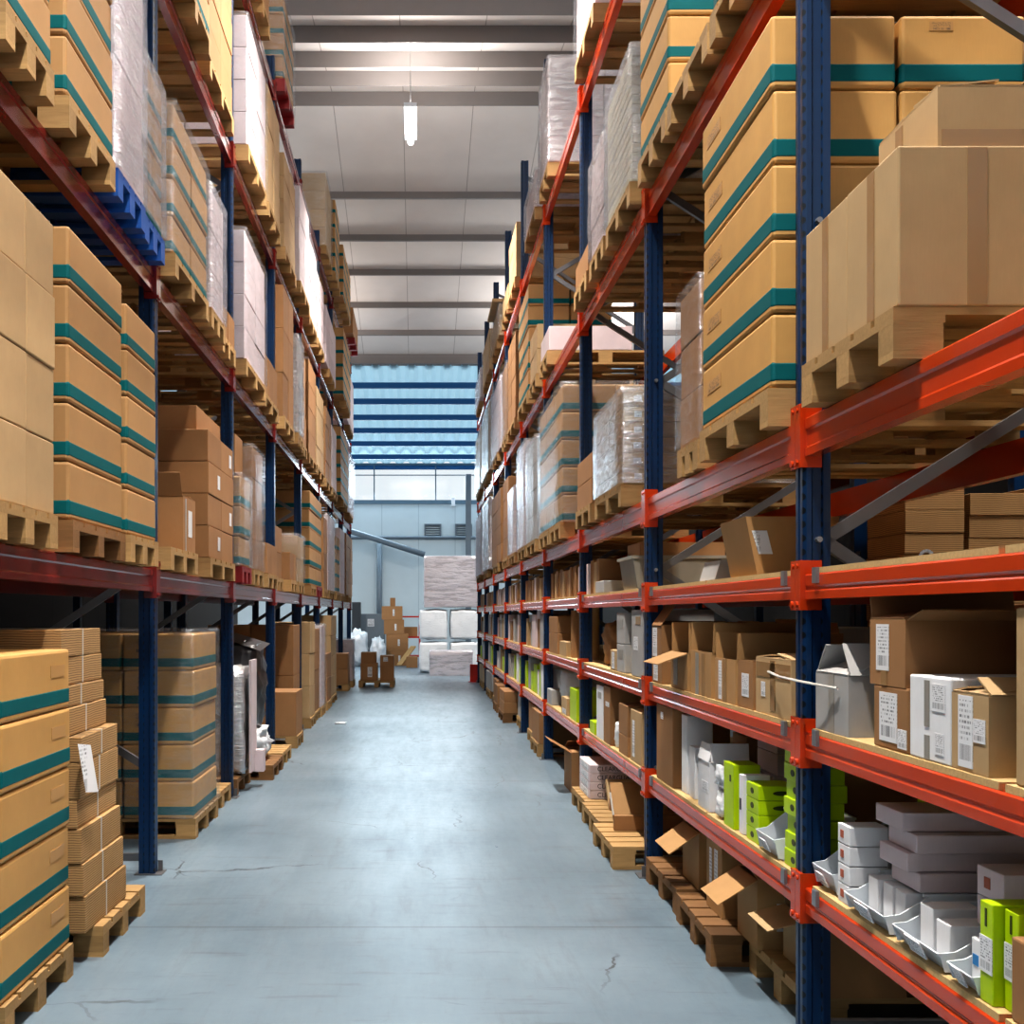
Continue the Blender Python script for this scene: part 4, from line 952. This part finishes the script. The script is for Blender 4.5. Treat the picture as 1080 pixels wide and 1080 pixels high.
# second bay
for k in range(7):
    o = small('lime', XS + 0.06 + [0, 0.004, 0.012, 0, 0.008, 0, 0.004][k] + 0.03, 4.22 + [0, .005, 0, .008, 0, .004, 0.01][k], D0 + k * 0.066, 0.16, 0.2, 0.064, 'lime green box with dark oval, %s of the tall stack against the blue upright' % TIER(k, 7), group='lime boxes in the tall stack')
    oval(o, 1, 0.16, 0.0, 0.032, 0.022, 0.013)
bin_(4.36, 4.6, 'white picking bin between the two lime box stacks, lowest shelf', dx=0.3, h=0.16)
for k in range(4):
    o = small('lime', XS + 0.09, 4.735, D0 + k * 0.062, 0.16, 0.17, 0.06, 'lime green box with dark oval, %s of the short stack beside the white bin' % TIER(k, 4), group='lime boxes in the short stack')
    oval(o, 1, 0.16, 0.0, 0.03, 0.022, 0.013); ovaln(o, 0.17, 0.02, 0.03, 0.04, 0.01)
o = small('lime', XS + 0.32, 4.74, D0 + 0.12, 0.26, 0.2, 0.1, 'long lime green carton lying behind the short lime stack', cat='carton') if False else None
carton('brown', XS + 0.44, 4.77, D0, 0.4, 0.26, 0.36, 'brown carton standing behind the short lime stack, lowest shelf', None)
small('bright', XS + 0.07, 4.90, D0, 0.12, 0.06, 0.26, 'narrow white box with black print beside the tall lime box', ('black', 0.02, 0.05))
o = small('lime', XS + 0.06, 5.06, D0, 0.12, 0.16, 0.29, 'tall single lime green box between white bags and white box', cat='carton')
stick(o, 1, 0.12, -0.03, 0.21, 0.02, 0.03, 'darkgreen', 'printed_mark')
for k, (yq, zq, xq, s) in enumerate(((5.26, 0, 0.1, 0.14), (5.26, 0.141, 0.1, 0.12))):
    tag(put('plastic_bag', blob(0.2, 0.2, s, 'bag', 20 + k, 0.16, 0.6), (XS + xq, yq, D0 + zq)), 'stuffed white plastic bag, %s of two beside the tall lime box' % ('lower', 'upper')[k], 'bag')
open_carton(XS + 0.11, 5.54, D0, 0.2, 0.22, 0.24, 'white carton with raised flap and small teal print, lowest shelf', mat='bright_box', flaps=(75, None, 80, 4), tags=(('aisle', -0.03, 0.09, 0.12, 0.05, 'label', 'printed_panel'),))
tag(put('plastic_sachet', blob(0.08, 0.16, 0.09, 'bag', 31, 0.2, 0.6), (XS + 0.035, 5.3 + 0.07, D0)) , 'small shiny plastic sachet at the edge of the lowest shelf', 'sachet') if False else None
small('brown', XS + 0.36, 5.62, D0, 0.3, 0.24, 0.36, 'brown carton with hollow front behind the flapped white carton, lowest shelf', cat='carton')
for k in range(2):
    small('white', XS + 0.46, 5.27, D0 + 0.001 + (0.22 if k == 0 else 0.32), 0.44, 0.3, 0.098, 'long off-white carton, %s of two lying above the white bags' % ('lower', 'upper')[k], cat='carton')
small('white', XS + 0.40, 5.25, D0, 0.36, 0.28, 0.218, 'off-white carton supporting the two long cartons behind the white bags', cat='carton')
for k in range(2):
    small('bright', XS + 0.1, 5.86 + 0.17 * k, D0, 0.14, 0.12, [0.27, 0.42][k], 'upright white panel box, %s, beside the large brown carton, lowest shelf' % ('shorter one', 'taller one')[k], cat='carton')
o = carton('brown', XS + 0.16, 6.38, D0, 0.32, 0.42, 0.44, 'large tall brown carton against the second blue upright, lowest shelf', None)
stick(o, 1, 0.32, 0.06, 0.36, 0.06, 0.04)
o = carton('lime', XR + 0.72, 6.02, D0, 0.5, 0.5, 0.46, 'big lime green carton at the back of second bay, lowest shelf', None)
# third bay of the lowest shelf
closed('plain', 0, 665, 676, 752, 0.3, 'tall beige carton next to the second blue upright, third bay of lowest shelf', tags=(LB(.2, .1, .2, .7),))
z = closed('brown', 0, 652.5, 662, 778, 0.35, 'brown carton, lower of two, third bay of the lowest shelf')
closed('brown', 0, 652.5, 662, 745, 0.35, 'brown carton, upper of two, third bay of the lowest shelf', z=z)
z = closed('brown', 0, 636.5, 643.5, 725, 0.34, 'tall brown carton with a foil patch, third bay of the lowest shelf', tags=(LB(-.1, .65, .5, .08),))
closed('bright', 0, 629, 636, 724, 0.3, 'tall white panel carton beside the foil-patched brown carton, lowest shelf', tags=(LB(0, .75, .5, .12, 'greytape', 'printed_mark'),))
closed('lime', 0, 622, 627, 762, 0.2, 'small lime green carton beside the tall white panel, lowest shelf')
for k, (xa, s) in enumerate(((647.5, 0.2), (663.5, 0.0))):
    if s: tag(put('plastic_bag', blob(0.15, 0.16, s, 'bag', 40 + k, 0.16, 0.6), (XS + 0.09, yy(xa) + (-.03 if k else 0.04), D0)), 'stuffed white plastic bag in third bay of lowest shelf, %s' % ('beside the tall brown carton', 'beside the tall beige carton')[k], 'bag')
# fourth bay
closed('lime', 0, 601, 608, 728, 0.25, 'tall lime green carton beside the third blue upright, fourth bay of lowest shelf')
closed('plain', 0, 592, 598, 737, 0.3, 'grey-tan carton under stacked sheets, fourth bay of the lowest shelf', tags=(LB(0, .05, .6, .3),))
tag(put('plastic_sack', blob(0.5, 0.5, 0.42, 'bag', 50, 0.1, 0.7), (XS + 0.3, 11.42, D0)), 'large grey-white plastic sack, fourth bay of the lowest shelf', 'sack')
closed('grey', 0, 577, 581.5, 728, 0.25, 'grey carton beside the large plastic sack, fourth bay of the lowest shelf')
# further bays of middle and lowest shelves: cartons side by side
def far_row(shelf, b0, b1, kinds, hmin, hmax, word):
    for b in range(b0, b1):
        Y = RPOST[b] + 0.12; k = 0
        while True:
            w = round(R.uniform(0.16, 0.42) * 20) / 20.0
            if Y + w > RPOST[b + 1] - 0.02: break
            kd = R.choice(kinds); h = round(R.uniform(hmin, hmax) * 20) / 20.0
            nm, ds, mt, r_ = KIND[kd]
            carton(kd, XS + 0.2 + R.uniform(0, 0.04), Y + w / 2, DECK[shelf] + 0.001, 0.38, w - 0.01, h, '%s, %s along the %s, %s bay of the right rack' % (ds, ORD[k], word, ORD[b]), 'cartons on the %s, %s bay' % (word, ORD[b]))
            if R.random() < 0.3 and h < hmax - 0.05 and shelf == 1:
                carton(R.choice(kinds), XS + 0.2, Y + w / 2, DECK[shelf] + 0.003 + h, 0.34, w - 0.03, 0.1, 'low carton lying on the %s carton along the %s, %s bay' % (ORD[k], word, ORD[b]), None)
            Y += w + R.uniform(0.01, 0.1); k += 1
far_row(1, 4, 9, ['brown', 'plain', 'grey', 'white'], 0.25, 0.42, 'middle shelf')
far_row(0, 4, 9, ['lime', 'grey', 'bright', 'plain', 'bright', 'grey', 'lime'], 0.25, 0.42, 'lowest shelf')

# ---- pallets on the floor below the shelves
GP = 'floor pallets under the shelves'
pallet(1.49 + 0.6, 4.62, 0, 0.78, 'wooden pallet with two open cartons by the blue upright, floor below shelves', 'wood', True, group=GP)
pallet(1.34 + 0.6, 5.43, 0, 0.78, 'wooden pallet with upright carton and hanging flap carton, floor below shelves', 'darkwood', True, -0.03, group=GP)
pallet(1.37 + 0.6, 6.3, 0, 0.8, 'weathered pallet with one open carton before the second upright, floor below shelves', 'darkwood', True, group=GP)
pallet(1.22 + 0.6, 7.38, 0, 0.8, 'wooden pallet jutting farthest into the aisle, floor below shelves', 'wood', True, group=GP)
pallet(1.27 + 0.6, 8.24, 0, 0.8, 'wooden pallet carrying the leaning folded carton, floor below shelves', 'wood', True, group=GP)
pallet(1.3 + 0.6, 9.05, 0, 0.76, 'wooden pallet under the white lettered boxes, floor below shelves', 'wood', True, group=GP)
P = PH + 0.001
open_carton(1.68, 6.05, P, 0.4, 0.36, 0.3, 'open brown carton with its flap leaning over the weathered pallet', mat='teal_box', flaps=(215, 8, 30, 10), tags=(), fl=0.48)
open_carton(1.6, 5.46, P, 0.3, 0.28, 0.36, 'upright tan carton with white printed strips on its side, floor pallet', mat='teal_box', flaps=(60, 65, 20, 20), fl=0.25, tags=(('aisle', 0.06, 0.06, 0.04, 0.24, 'label', 'shipping_label'), ('aisle', -0.04, 0.06, 0.06, 0.25, 'label', 'shipping_label')))
open_carton(1.68, 4.98, P, 0.42, 0.3, 0.3, 'brown carton with wide front flap hanging out toward the aisle, floor pallet', mat='teal_box', flaps=(212, 8, 8, 10), fl=0.48, tags=(('near', -0.08, 0.08, 0.09, 0.12, 'label', 'shipping_label'),))
open_carton(1.76, 4.62, P, 0.4, 0.28, 0.22, 'open carton with pale inner face showing toward the aisle, floor pallet', mat='plain_box', flaps=(195, 85, 90, 90), fl=0.4)
o = open_carton(1.68, 4.33, P, 0.34, 0.22, 0.3, 'brown carton with two white labels right behind the blue upright, floor pallet', flaps=(30, 10, 15, 10), tags=(('aisle', 0.03, 0.12, 0.1, 0.15, 'label', 'shipping_label'), ('aisle', -0.07, 0.14, 0.05, 0.12, 'label', 'shipping_label')))
# folded carton leaning on the pallet and its neighbour
t = put('folded_carton', None, (1.52, 7.55, P)); tag(t, 'folded brown carton leaning back on the jutting pallet with white cord', 'carton')
put('panel', MB().extrude([(-0.02, 0.0), (0.02, 0.0), (0.22, 0.27), (0.18, 0.29)], -0.19, 0.19, 'x').mesh('panel', 'teal_box'), parent=t)
put('lower_box', MB().box(-0.2, -0.06, 0, 0.26, -0.015, 0.1).mesh('box', 'brown_box'), parent=t)
put('cord', MB().tube((-0.2, -0.02, 0.1), (-0.21, 0.05, 0.24), 0.007, 6).mesh('cord', 'strap'), parent=t)
t = put('folded_carton', None, (1.62, 8.3, P)); tag(t, 'folded tan carton leaning in front of the white lettered boxes', 'carton')
put('panel', MB().extrude([(-0.02, 0.0), (0.02, 0.0), (0.16, 0.19), (0.12, 0.21)], -0.2, 0.2, 'x').mesh('panel', 'plain_box'), parent=t)
put('lower_box', MB().box(-0.2, -0.05, 0, 0.2, -0.012, 0.09).mesh('box', 'brown_box'), parent=t)
for k in range(4):
    o = carton('white', 1.60, 9.04, P + k * 0.068, 0.5, 0.55, 0.066, 'white box with black CLEARGUARD lettering, %s of the stack on the floor pallet' % TIER(k, 4), 'white lettered boxes')
    text('CLEARGUARD', 0.05, 'black', (-0.03, -0.277, 0.033), (math.pi / 2, 0, 0), o)
    stick(o, 1, 0.5, 0.0, 0.006, 0.4, 0.054, 'label', 'printed_panel')
open_carton(1.62, 10.2, 0.001, 0.5, 0.5, 0.36, 'dark brown carton on the floor between two blue uprights, top flap raised', flaps=(150, 0, 0, 20))
open_carton(1.64, 9.72 + 0.08, 0.001, 0.36, 0.26, 0.22, 'small brown carton with crumpled paper in front of the dark brown carton', flaps=(70, 5, 5, 5))
load('right', 'floor', 4, 0, 12.5, 13.3, 'brown', 1, 1, 0.35, face=1.34, bx=0.7, nd=1, pal='wood')
load('right', 'floor', 4, 0, 13.5, 14.3, 'brown', 2, 1, 0.34, face=1.4, bx=0.5, nd=1)
load('right', 'floor', 5, 0, 15.3, 16.1, 'grey', 2, 1, 0.36, face=1.42, bx=0.5, nd=1)
load('right', 'floor', 5, 0, 16.4, 17.4, 'brown', 2, 2, 0.16, face=1.25, bx=0.5, nd=1, pal='darkwood')
load('right', 'floor', 6, 0, 18.1, 18.9, 'brown', 1, 1, 0.3, face=1.27, bx=0.5, nd=1, pal='darkwood')
load('right', 'floor', 6, 0, 19.2, 20.1, 'brown', 2, 1, 0.32, face=1.34, bx=0.5, nd=1)
load('right', 'floor', 7, 0, 20.9, 22.6, 'grey', 2, 1, 0.34, face=1.36, bx=0.5, nd=1)
load('right', 'floor', 8, 0, 23.6, 25.4, 'plain', 3, 1, 0.34, face=1.38, bx=0.4, nd=1)
t = put('rack_guard', None, (1.33, 26.4, 0)); tag(t, 'orange-red post guard on the floor at the far end of the right rack', 'guard')
put('guard_plate', MB().extrude([(-0.1, -0.1), (0.1, -0.1), (0.1, -0.09), (-0.06, -0.09), (-0.09, -0.06), (-0.09, 0.1), (-0.1, 0.1)], 0.01, 0.42, 'z').mesh('guard', 'red'), parent=t)
put('foot_plate', MB().box(-0.14, -0.14, 0, 0.14, 0.14, 0.01).mesh('foot', 'red'), parent=t)

# ------------------------------------------------------------------ goods of the racks behind
BK = 'goods in the rack behind'
def back_rack(side, y0, y1, zs, top, label):
    sg = -1 if side == 'left' else 1; x0 = 2.78; a = lambda p, q: (min(sg * p, sg * q), max(sg * p, sg * q))
    t = put('back_rack', None, (sg * x0, y0, 0)); tag(t, label, 'rack'); ln = y1 - y0
    for z in zs:
        for p, q in ((0.0, 0.05), (1.05, 1.1)):
            u, v = a(p, q); put('beam', MB().box(u, 0.085, z - 0.14, v, ln - 0.085, z - 0.02).mesh('beam', 'darkred'), parent=t)
        u, v = a(0, 1.1); put('deck', MB().box(u, 0.085, z - 0.0195, v, ln - 0.085, z - 0.0005).mesh('deck', 'darkwood'), parent=t)
    for q in (0.0, ln - 0.08):
        for p in (0.0, 1.02):
            u, v = a(p, p + 0.08); put('post', MB().box(u, q, 0.001, v, q + 0.08, top).mesh('post', 'post'), parent=t)
back_rack('right', 4.1, 7.08, (1.15,), 2.0, 'low dark rack with flattened cartons standing behind the right rack')
back_rack('right', 7.1, 12.6, (1.15, 2.9), 3.9, 'tall dark rack with two wooden decks standing behind the right rack')
back_rack('left', 4.1, 12.6, (2.0,), 3.3, 'dark rack with a wooden deck standing behind the left rack')
for c in range(3):
    zz = 1.151
    for k in range(9):
        h = R.choice((0.12, 0.13, 0.14))
        carton('sheet', 2.98 + c * 0.37 + R.uniform(-.006, .006), 6.7 + R.uniform(-.01, .01), zz, 0.34, 0.55, h - 0.003, 'bundle of flattened cartons, %s, %s column, on the rack behind the right rack' % (TIER(k, 9), ('outer', 'middle', 'inner')[c]), 'flattened cartons behind the right rack', 'carton bundle', R.uniform(-.02, .02))
        zz += h
for k in range(3):
    carton('brown', 3.2, 4.75 + k * 0.62, 1.151, 0.6, 0.55, 0.5, 'dim brown carton on the rack behind the right rack, %s from the camera' % ORD[k], BK)
for j, y in enumerate((4.7, 5.8, 7.0, 8.2)):
    carton('brown', 3.31, y, 0.001, 0.86, 0.8, 0.75, 'dim brown carton on the floor behind the right rack, %s from the camera' % ORD[j], BK)
for j, (y, kd, h) in enumerate(((7.68, 'grey', 0.9), (8.6, 'brown', 0.7), (10.0, 'brown', 0.8), (11.4, 'plain', 0.7))):
    carton(kd, 3.31, y, 2.901, 0.86, 0.85, h, 'dim %s carton on the upper shelf behind the right rack, %s along' % (KIND[kd][1].split()[0], ORD[j]), BK)
for j, y in enumerate((4.65, 5.6, 6.6, 7.6, 8.7, 9.8, 10.9, 12.0)):
    for k in range(2):
        carton('brown', -3.31, y, 0.001 + 0.72 * k, 0.86, 0.85, 0.71, 'dim brown carton, %s, on the floor behind the left rack, %s from the camera' % (('lower', 'upper')[k], ORD[j]), BK)
for j, y in enumerate((4.8, 5.9, 7.0, 8.1, 9.2, 10.3, 11.4)):
    carton('brown', -3.31, y, 2.001, 0.86, 0.9, 1.1, 'dim brown carton on the shelf behind the left rack, %s from the camera' % ORD[j], BK)

# ------------------------------------------------------------------ far end of the aisle
Yp = 24.4
pallet((bx(378, Yp) + bx(416, Yp)) / 2, Yp + 0.6, 0, 0.78, 'wooden pallet with three amber cartons standing in the aisle', 'wood', False, math.pi / 2)
xa = bx(389, Yp); xb = bx(408, Yp)
o = carton('brown', xa, Yp + 0.3, P, 0.37, 0.5, 0.38, 'lower amber-brown carton with white label on the pallet in the aisle', None); stick(o, 1, 0.37, 0.02, 0.08, 0.1, 0.22, 'label', 'shipping_label', 'near', 0.5)
o = carton('brown', xa - 0.01, Yp + 0.3, P + 0.382, 0.33, 0.45, 0.24, 'upper amber-brown carton stacked on the pallet in the aisle', None)
o = carton('brown', xb, Yp + 0.32, P, 0.3, 0.5, 0.55, 'tall amber-brown carton beside the stacked pair on the aisle pallet', None); stick(o, 1, 0.3, -0.03, 0.42, 0.1, 0.1, 'label', 'shipping_label', 'near', 0.5)
# wrapped bulk stack
Yb = 30.3
bw = 0.84
for c in range(2):
    for k in range(2):
        tag(put('bulk_bag', blob(bw, 1.0, 0.9, 'bag', 60 + c * 2 + k, 0.05, 0.82, 4, 2.0), (bx(441, Yb) + 0.42 + c * (bw - 0.0), Yb + 0.55, 0.001 + 0.89 * k)), 'big white bulk bag, %s one in the %s column, far end of aisle' % (('lower', 'upper')[k], ('aisle-side', 'rack-side')[c]), 'bulk bag')
zt = 1.80
t = put('wrapped_crate', None, (bx(447, Yb) + 0.78, Yb + 0.6, zt)); tag(t, 'huge crate in silvery stretch film on top of the white bulk bags', 'wrapped load')
put('crate', rbox(1.5, 1.1, 1.36, 0.02, 'white_box'), (0, 0, 0.02), parent=t)
put('film', shell(1.55, 1.15, 1.4, 'filmcrate', 9, 0.014), parent=t); put('base_boards', MB().box(-0.74, -0.54, 0.0, 0.74, 0.54, 0.02).mesh('base', 'darkwood'), parent=t)
t = put('wrapped_pallet_load', None, (bx(476, 28.9), 29.4, 0)); tag(t, 'low pallet load in shiny stretch film in front of the white bulk bags', 'wrapped load')
put('goods', rbox(1.08, 0.8, 0.48, 0.02, 'bright_box'), (0, 0, 0.145), parent=t); put('film', shell(1.13, 0.86, 0.65, 'filmcrate', 12, 0.012), (0, 0, 0.002), parent=t)
put('pallet', MB().box(-0.54, -0.4, 0.1, 0.54, 0.4, PH).box(-0.54, -0.4, 0.001, -0.44, 0.4, 0.1).box(-0.05, -0.4, 0.001, 0.05, 0.4, 0.1).box(0.44, -0.4, 0.001, 0.54, 0.4, 0.1).mesh('pallet', 'wood'), parent=t)
# leaning tower of brown cartons, scrap bags, plank, trolley, cabinet
Yt = 34.6; zz = 0.001
for k, (dxo, h, w) in enumerate(((0.06, 0.5, 0.72), (0.04, 0.48, 0.68), (-0.06, 0.45, 0.62), (-0.12, 0.42, 0.64))):
    o = carton('brown', bx(417.5, Yt) + dxo, Yt + 0.3, zz, w, 0.55, h, 'brown carton, %s of the leaning tower before the back wall' % TIER(k, 4), 'cartons in the leaning tower'); zz += h + 0.002
    stick(o, 1, w, 0.05, 0.12, 0.06, 0.2, 'label', 'shipping_label', 'near', 0.55)
tag(put('small_brown_carton', rbox(0.16, 0.2, 0.26, 0.006, 'brown_box'), (bx(414, Yt), Yt + 0.3, zz)), 'tiny brown carton perched on top of the leaning tower', 'carton')
tag(put('wooden_plank', MB().bar((bx(421, 33.6), 33.6, 0.06), (bx(436, 33.6), 34.1, 0.62), 0.2, 0.04).mesh('plank', 'wood')), 'pale wooden plank leaning beside the brown carton tower', 'plank')
carton('brown', bx(434.5, 33.4), 33.5, 0.001, 0.34, 0.3, 0.34, 'small brown carton on the floor in front of the red trolley', None)
t = put('red_trolley', None, (bx(432, 35.4), 35.6, 0)); tag(t, 'red steel shelf trolley between the carton tower and bulk bags', 'trolley')
for sx in (-0.32, 0.32):
    for sy in (-0.25, 0.25): put('leg', MB().box(sx - 0.025, sy - 0.025, 0, sx + 0.025, sy + 0.025, 1.6).mesh('leg', 'red'), parent=t)
for zq in (0.25, 0.85, 1.5): put('shelf', MB().box(-0.34, -0.28, zq, 0.34, 0.28, zq + 0.05).mesh('shelf', 'red'), parent=t)
carton('brown', bx(432, 35.4), 35.6, 0.901, 0.5, 0.4, 0.3, 'brown carton lying on the red trolley', None)
for k, (x, w, h) in enumerate(((383.5, 0.66, 1.15), (398.5, 0.44, 0.92))):
    tag(put('scrap_bag', blob(w, 0.7, h, 'bag', 80 + k, 0.3, 0.3), (bx(x, 34) - (0.2 if k == 0 else 0.0), 34.4 - 0.2 * k, 0.001)), 'crumpled clear plastic scrap bag by the back wall, %s' % ('near the rack end', 'near the carton tower')[k], 'bag')
t = put('control_cabinet', None, (bx(391, 37.2), 37.3, 0)); tag(t, 'grey metal control cabinet with white notice against the back wall', 'cabinet')
put('cabinet_body', rbox(0.95, 0.5, 1.62, 0.01, 'greym'), parent=t); put('notice', MB().box(-0.1, -0.254, 1.2, 0.12, -0.251, 1.45).mesh('notice', 'label'), parent=t)
put('door', MB().box(-0.44, -0.2525, 0.05, 0.44, -0.2505, 1.57).mesh('door', 'greym'), parent=t)
tag(put('dark_locker', rbox(0.28, 0.4, 2.0, 0.01, 'darkgrey'), (bx(376, 36.5), 36.5, 0)), 'narrow dark grey locker beside the grey control cabinet', 'locker')
tag(put('paper_scrap', blob(0.18, 0.1, 0.03, 'bag', 95, 0.2, 0.7), (bx(359, 16.2), 16.25, 0.001)), 'scrap of white wrapping lying on the aisle floor', 'scrap')

# ------------------------------------------------------------------ lamps
def light(kind, name, loc, energy, color, size=None, rot=(0, 0, 0), spread=None):
    la = bpy.data.lights.new(name, kind); la.energy = energy; la.color = color
    if kind == 'AREA':
        la.shape = 'RECTANGLE'; la.size, la.size_y = size
        if spread: la.spread = math.radians(spread)
    elif kind == 'POINT': la.shadow_soft_size = size
    o = bpy.data.objects.new(name, la); COL.objects.link(o); o.location = loc; o.rotation_euler = rot; return o
def lamp(x, y, z, down, glow, up, seen, spread=108):
    t = put('hanging_lamp', None, (x, y, z))
    tag(t, 'white tube lamp hanging from the roof, %s' % seen, 'lamp', 'warehouse lamps')
    hs = put('housing', MB().box(-0.09, -0.55, 0.045, 0.09, 0.55, 0.1).mesh('housing', 'plastic'), parent=t)
    put('tube', MB().tube((0, -0.52, 0), (0, 0.52, 0), 0.045, 12).mesh('tube', 'tube', True), parent=hs)
    for yy_ in (-0.4, 0.4): put('wire', MB().tube((0, yy_, 0.1), (0, yy_, roofz(y + yy_) - z), 0.004, 6).mesh('wire', 'steel'), parent=t)
    light('AREA', 'lamp_light', (x, y, z - 0.06), down, (1.0, 0.95, 0.885), (0.14, 1.0), spread=spread)
    light('POINT', 'lamp_glow', (x, y, z - 0.25), glow, (1.0, 0.96, 0.92), 0.1)
    light('AREA', 'roof_fill_light', (x, y, z + 0.12), up, (1.0, 0.95, 0.9), (0.16, 1.0), (math.pi, 0, 0))  # added upward fill, there to brighten the roof panels
xl = bx(433, 16.0)
lamp(xl, 16.0, 8.6, 410, 10, 85, 'in front of the dense purlins')
lamp(xl, 9.5, 8.6, 430, 10, 420, 'above the second and third bays')
lamp(xl, 2.6, 8.6, 460, 10, 300, 'over the first bay, near the camera')
lamp(-4.0, 25.4, 7.7, 760, 50, 420, 'unseen fill added behind the left rack', 170)  # lamp added out of view to brighten fronts at the far end
lamp(3.7, 4.2, 8.3, 300, 5, 60, 'unseen, added to light the flattened cartons', 140)  # added out of view so the flattened cartons are less dark
lamp(4.0, 25.4, 7.7, 760, 50, 420, 'unseen fill added behind the right rack', 170)  # second hidden lamp added for the far end fronts

# daylight through the far window and the sheets
da = bpy.data.lights.new('window_daylight', 'AREA'); da.shape = 'RECTANGLE'; da.size = 9; da.size_y = 1.1; da.energy = 520; da.color = (0.75, 0.9, 1.0)
do = bpy.data.objects.new('window_daylight', da); COL.objects.link(do); do.location = (0, YB - 0.15, 6.1); do.rotation_euler = (math.radians(-62), 0, 0)

su = bpy.data.lights.new('sun', 'SUN'); su.energy = 2.6; su.angle = 0.02; su.color = (1.0, 0.97, 0.92)
so = bpy.data.objects.new('sun', su); COL.objects.link(so); so.rotation_euler = (math.radians(24), 0, math.radians(8))
w = bpy.data.worlds.new('World'); SC.world = w; w.use_nodes = True
bg = w.node_tree.nodes['Background']; bg.inputs[0].default_value = (0.9, 0.95, 1.0, 1); bg.inputs[1].default_value = 1.15

cam = bpy.data.cameras.new('Camera'); co = bpy.data.objects.new('Camera', cam); COL.objects.link(co)
co.location = (0, 0, H); co.rotation_euler = (math.pi / 2, 0, 0)
cam.sensor_width = 36; cam.lens = 36 * F / 1080
cam.shift_x = (540 - VX) / 1080; cam.shift_y = (VY - 540) / 1080
cam.clip_start = 0.05; cam.clip_end = 200
SC.camera = co
SC.view_settings.view_transform = 'Standard'; SC.view_settings.look = 'Medium High Contrast'
SC.view_settings.exposure = -0.38
SC.cycles.max_bounces = 8; SC.cycles.diffuse_bounces = 3; SC.cycles.glossy_bounces = 4; SC.cycles.transparent_max_bounces = 12
SC.cycles.use_denoising = True; SC.cycles.sample_clamp_indirect = 6.0; SC.cycles.caustics_reflective = False; SC.cycles.caustics_refractive = False
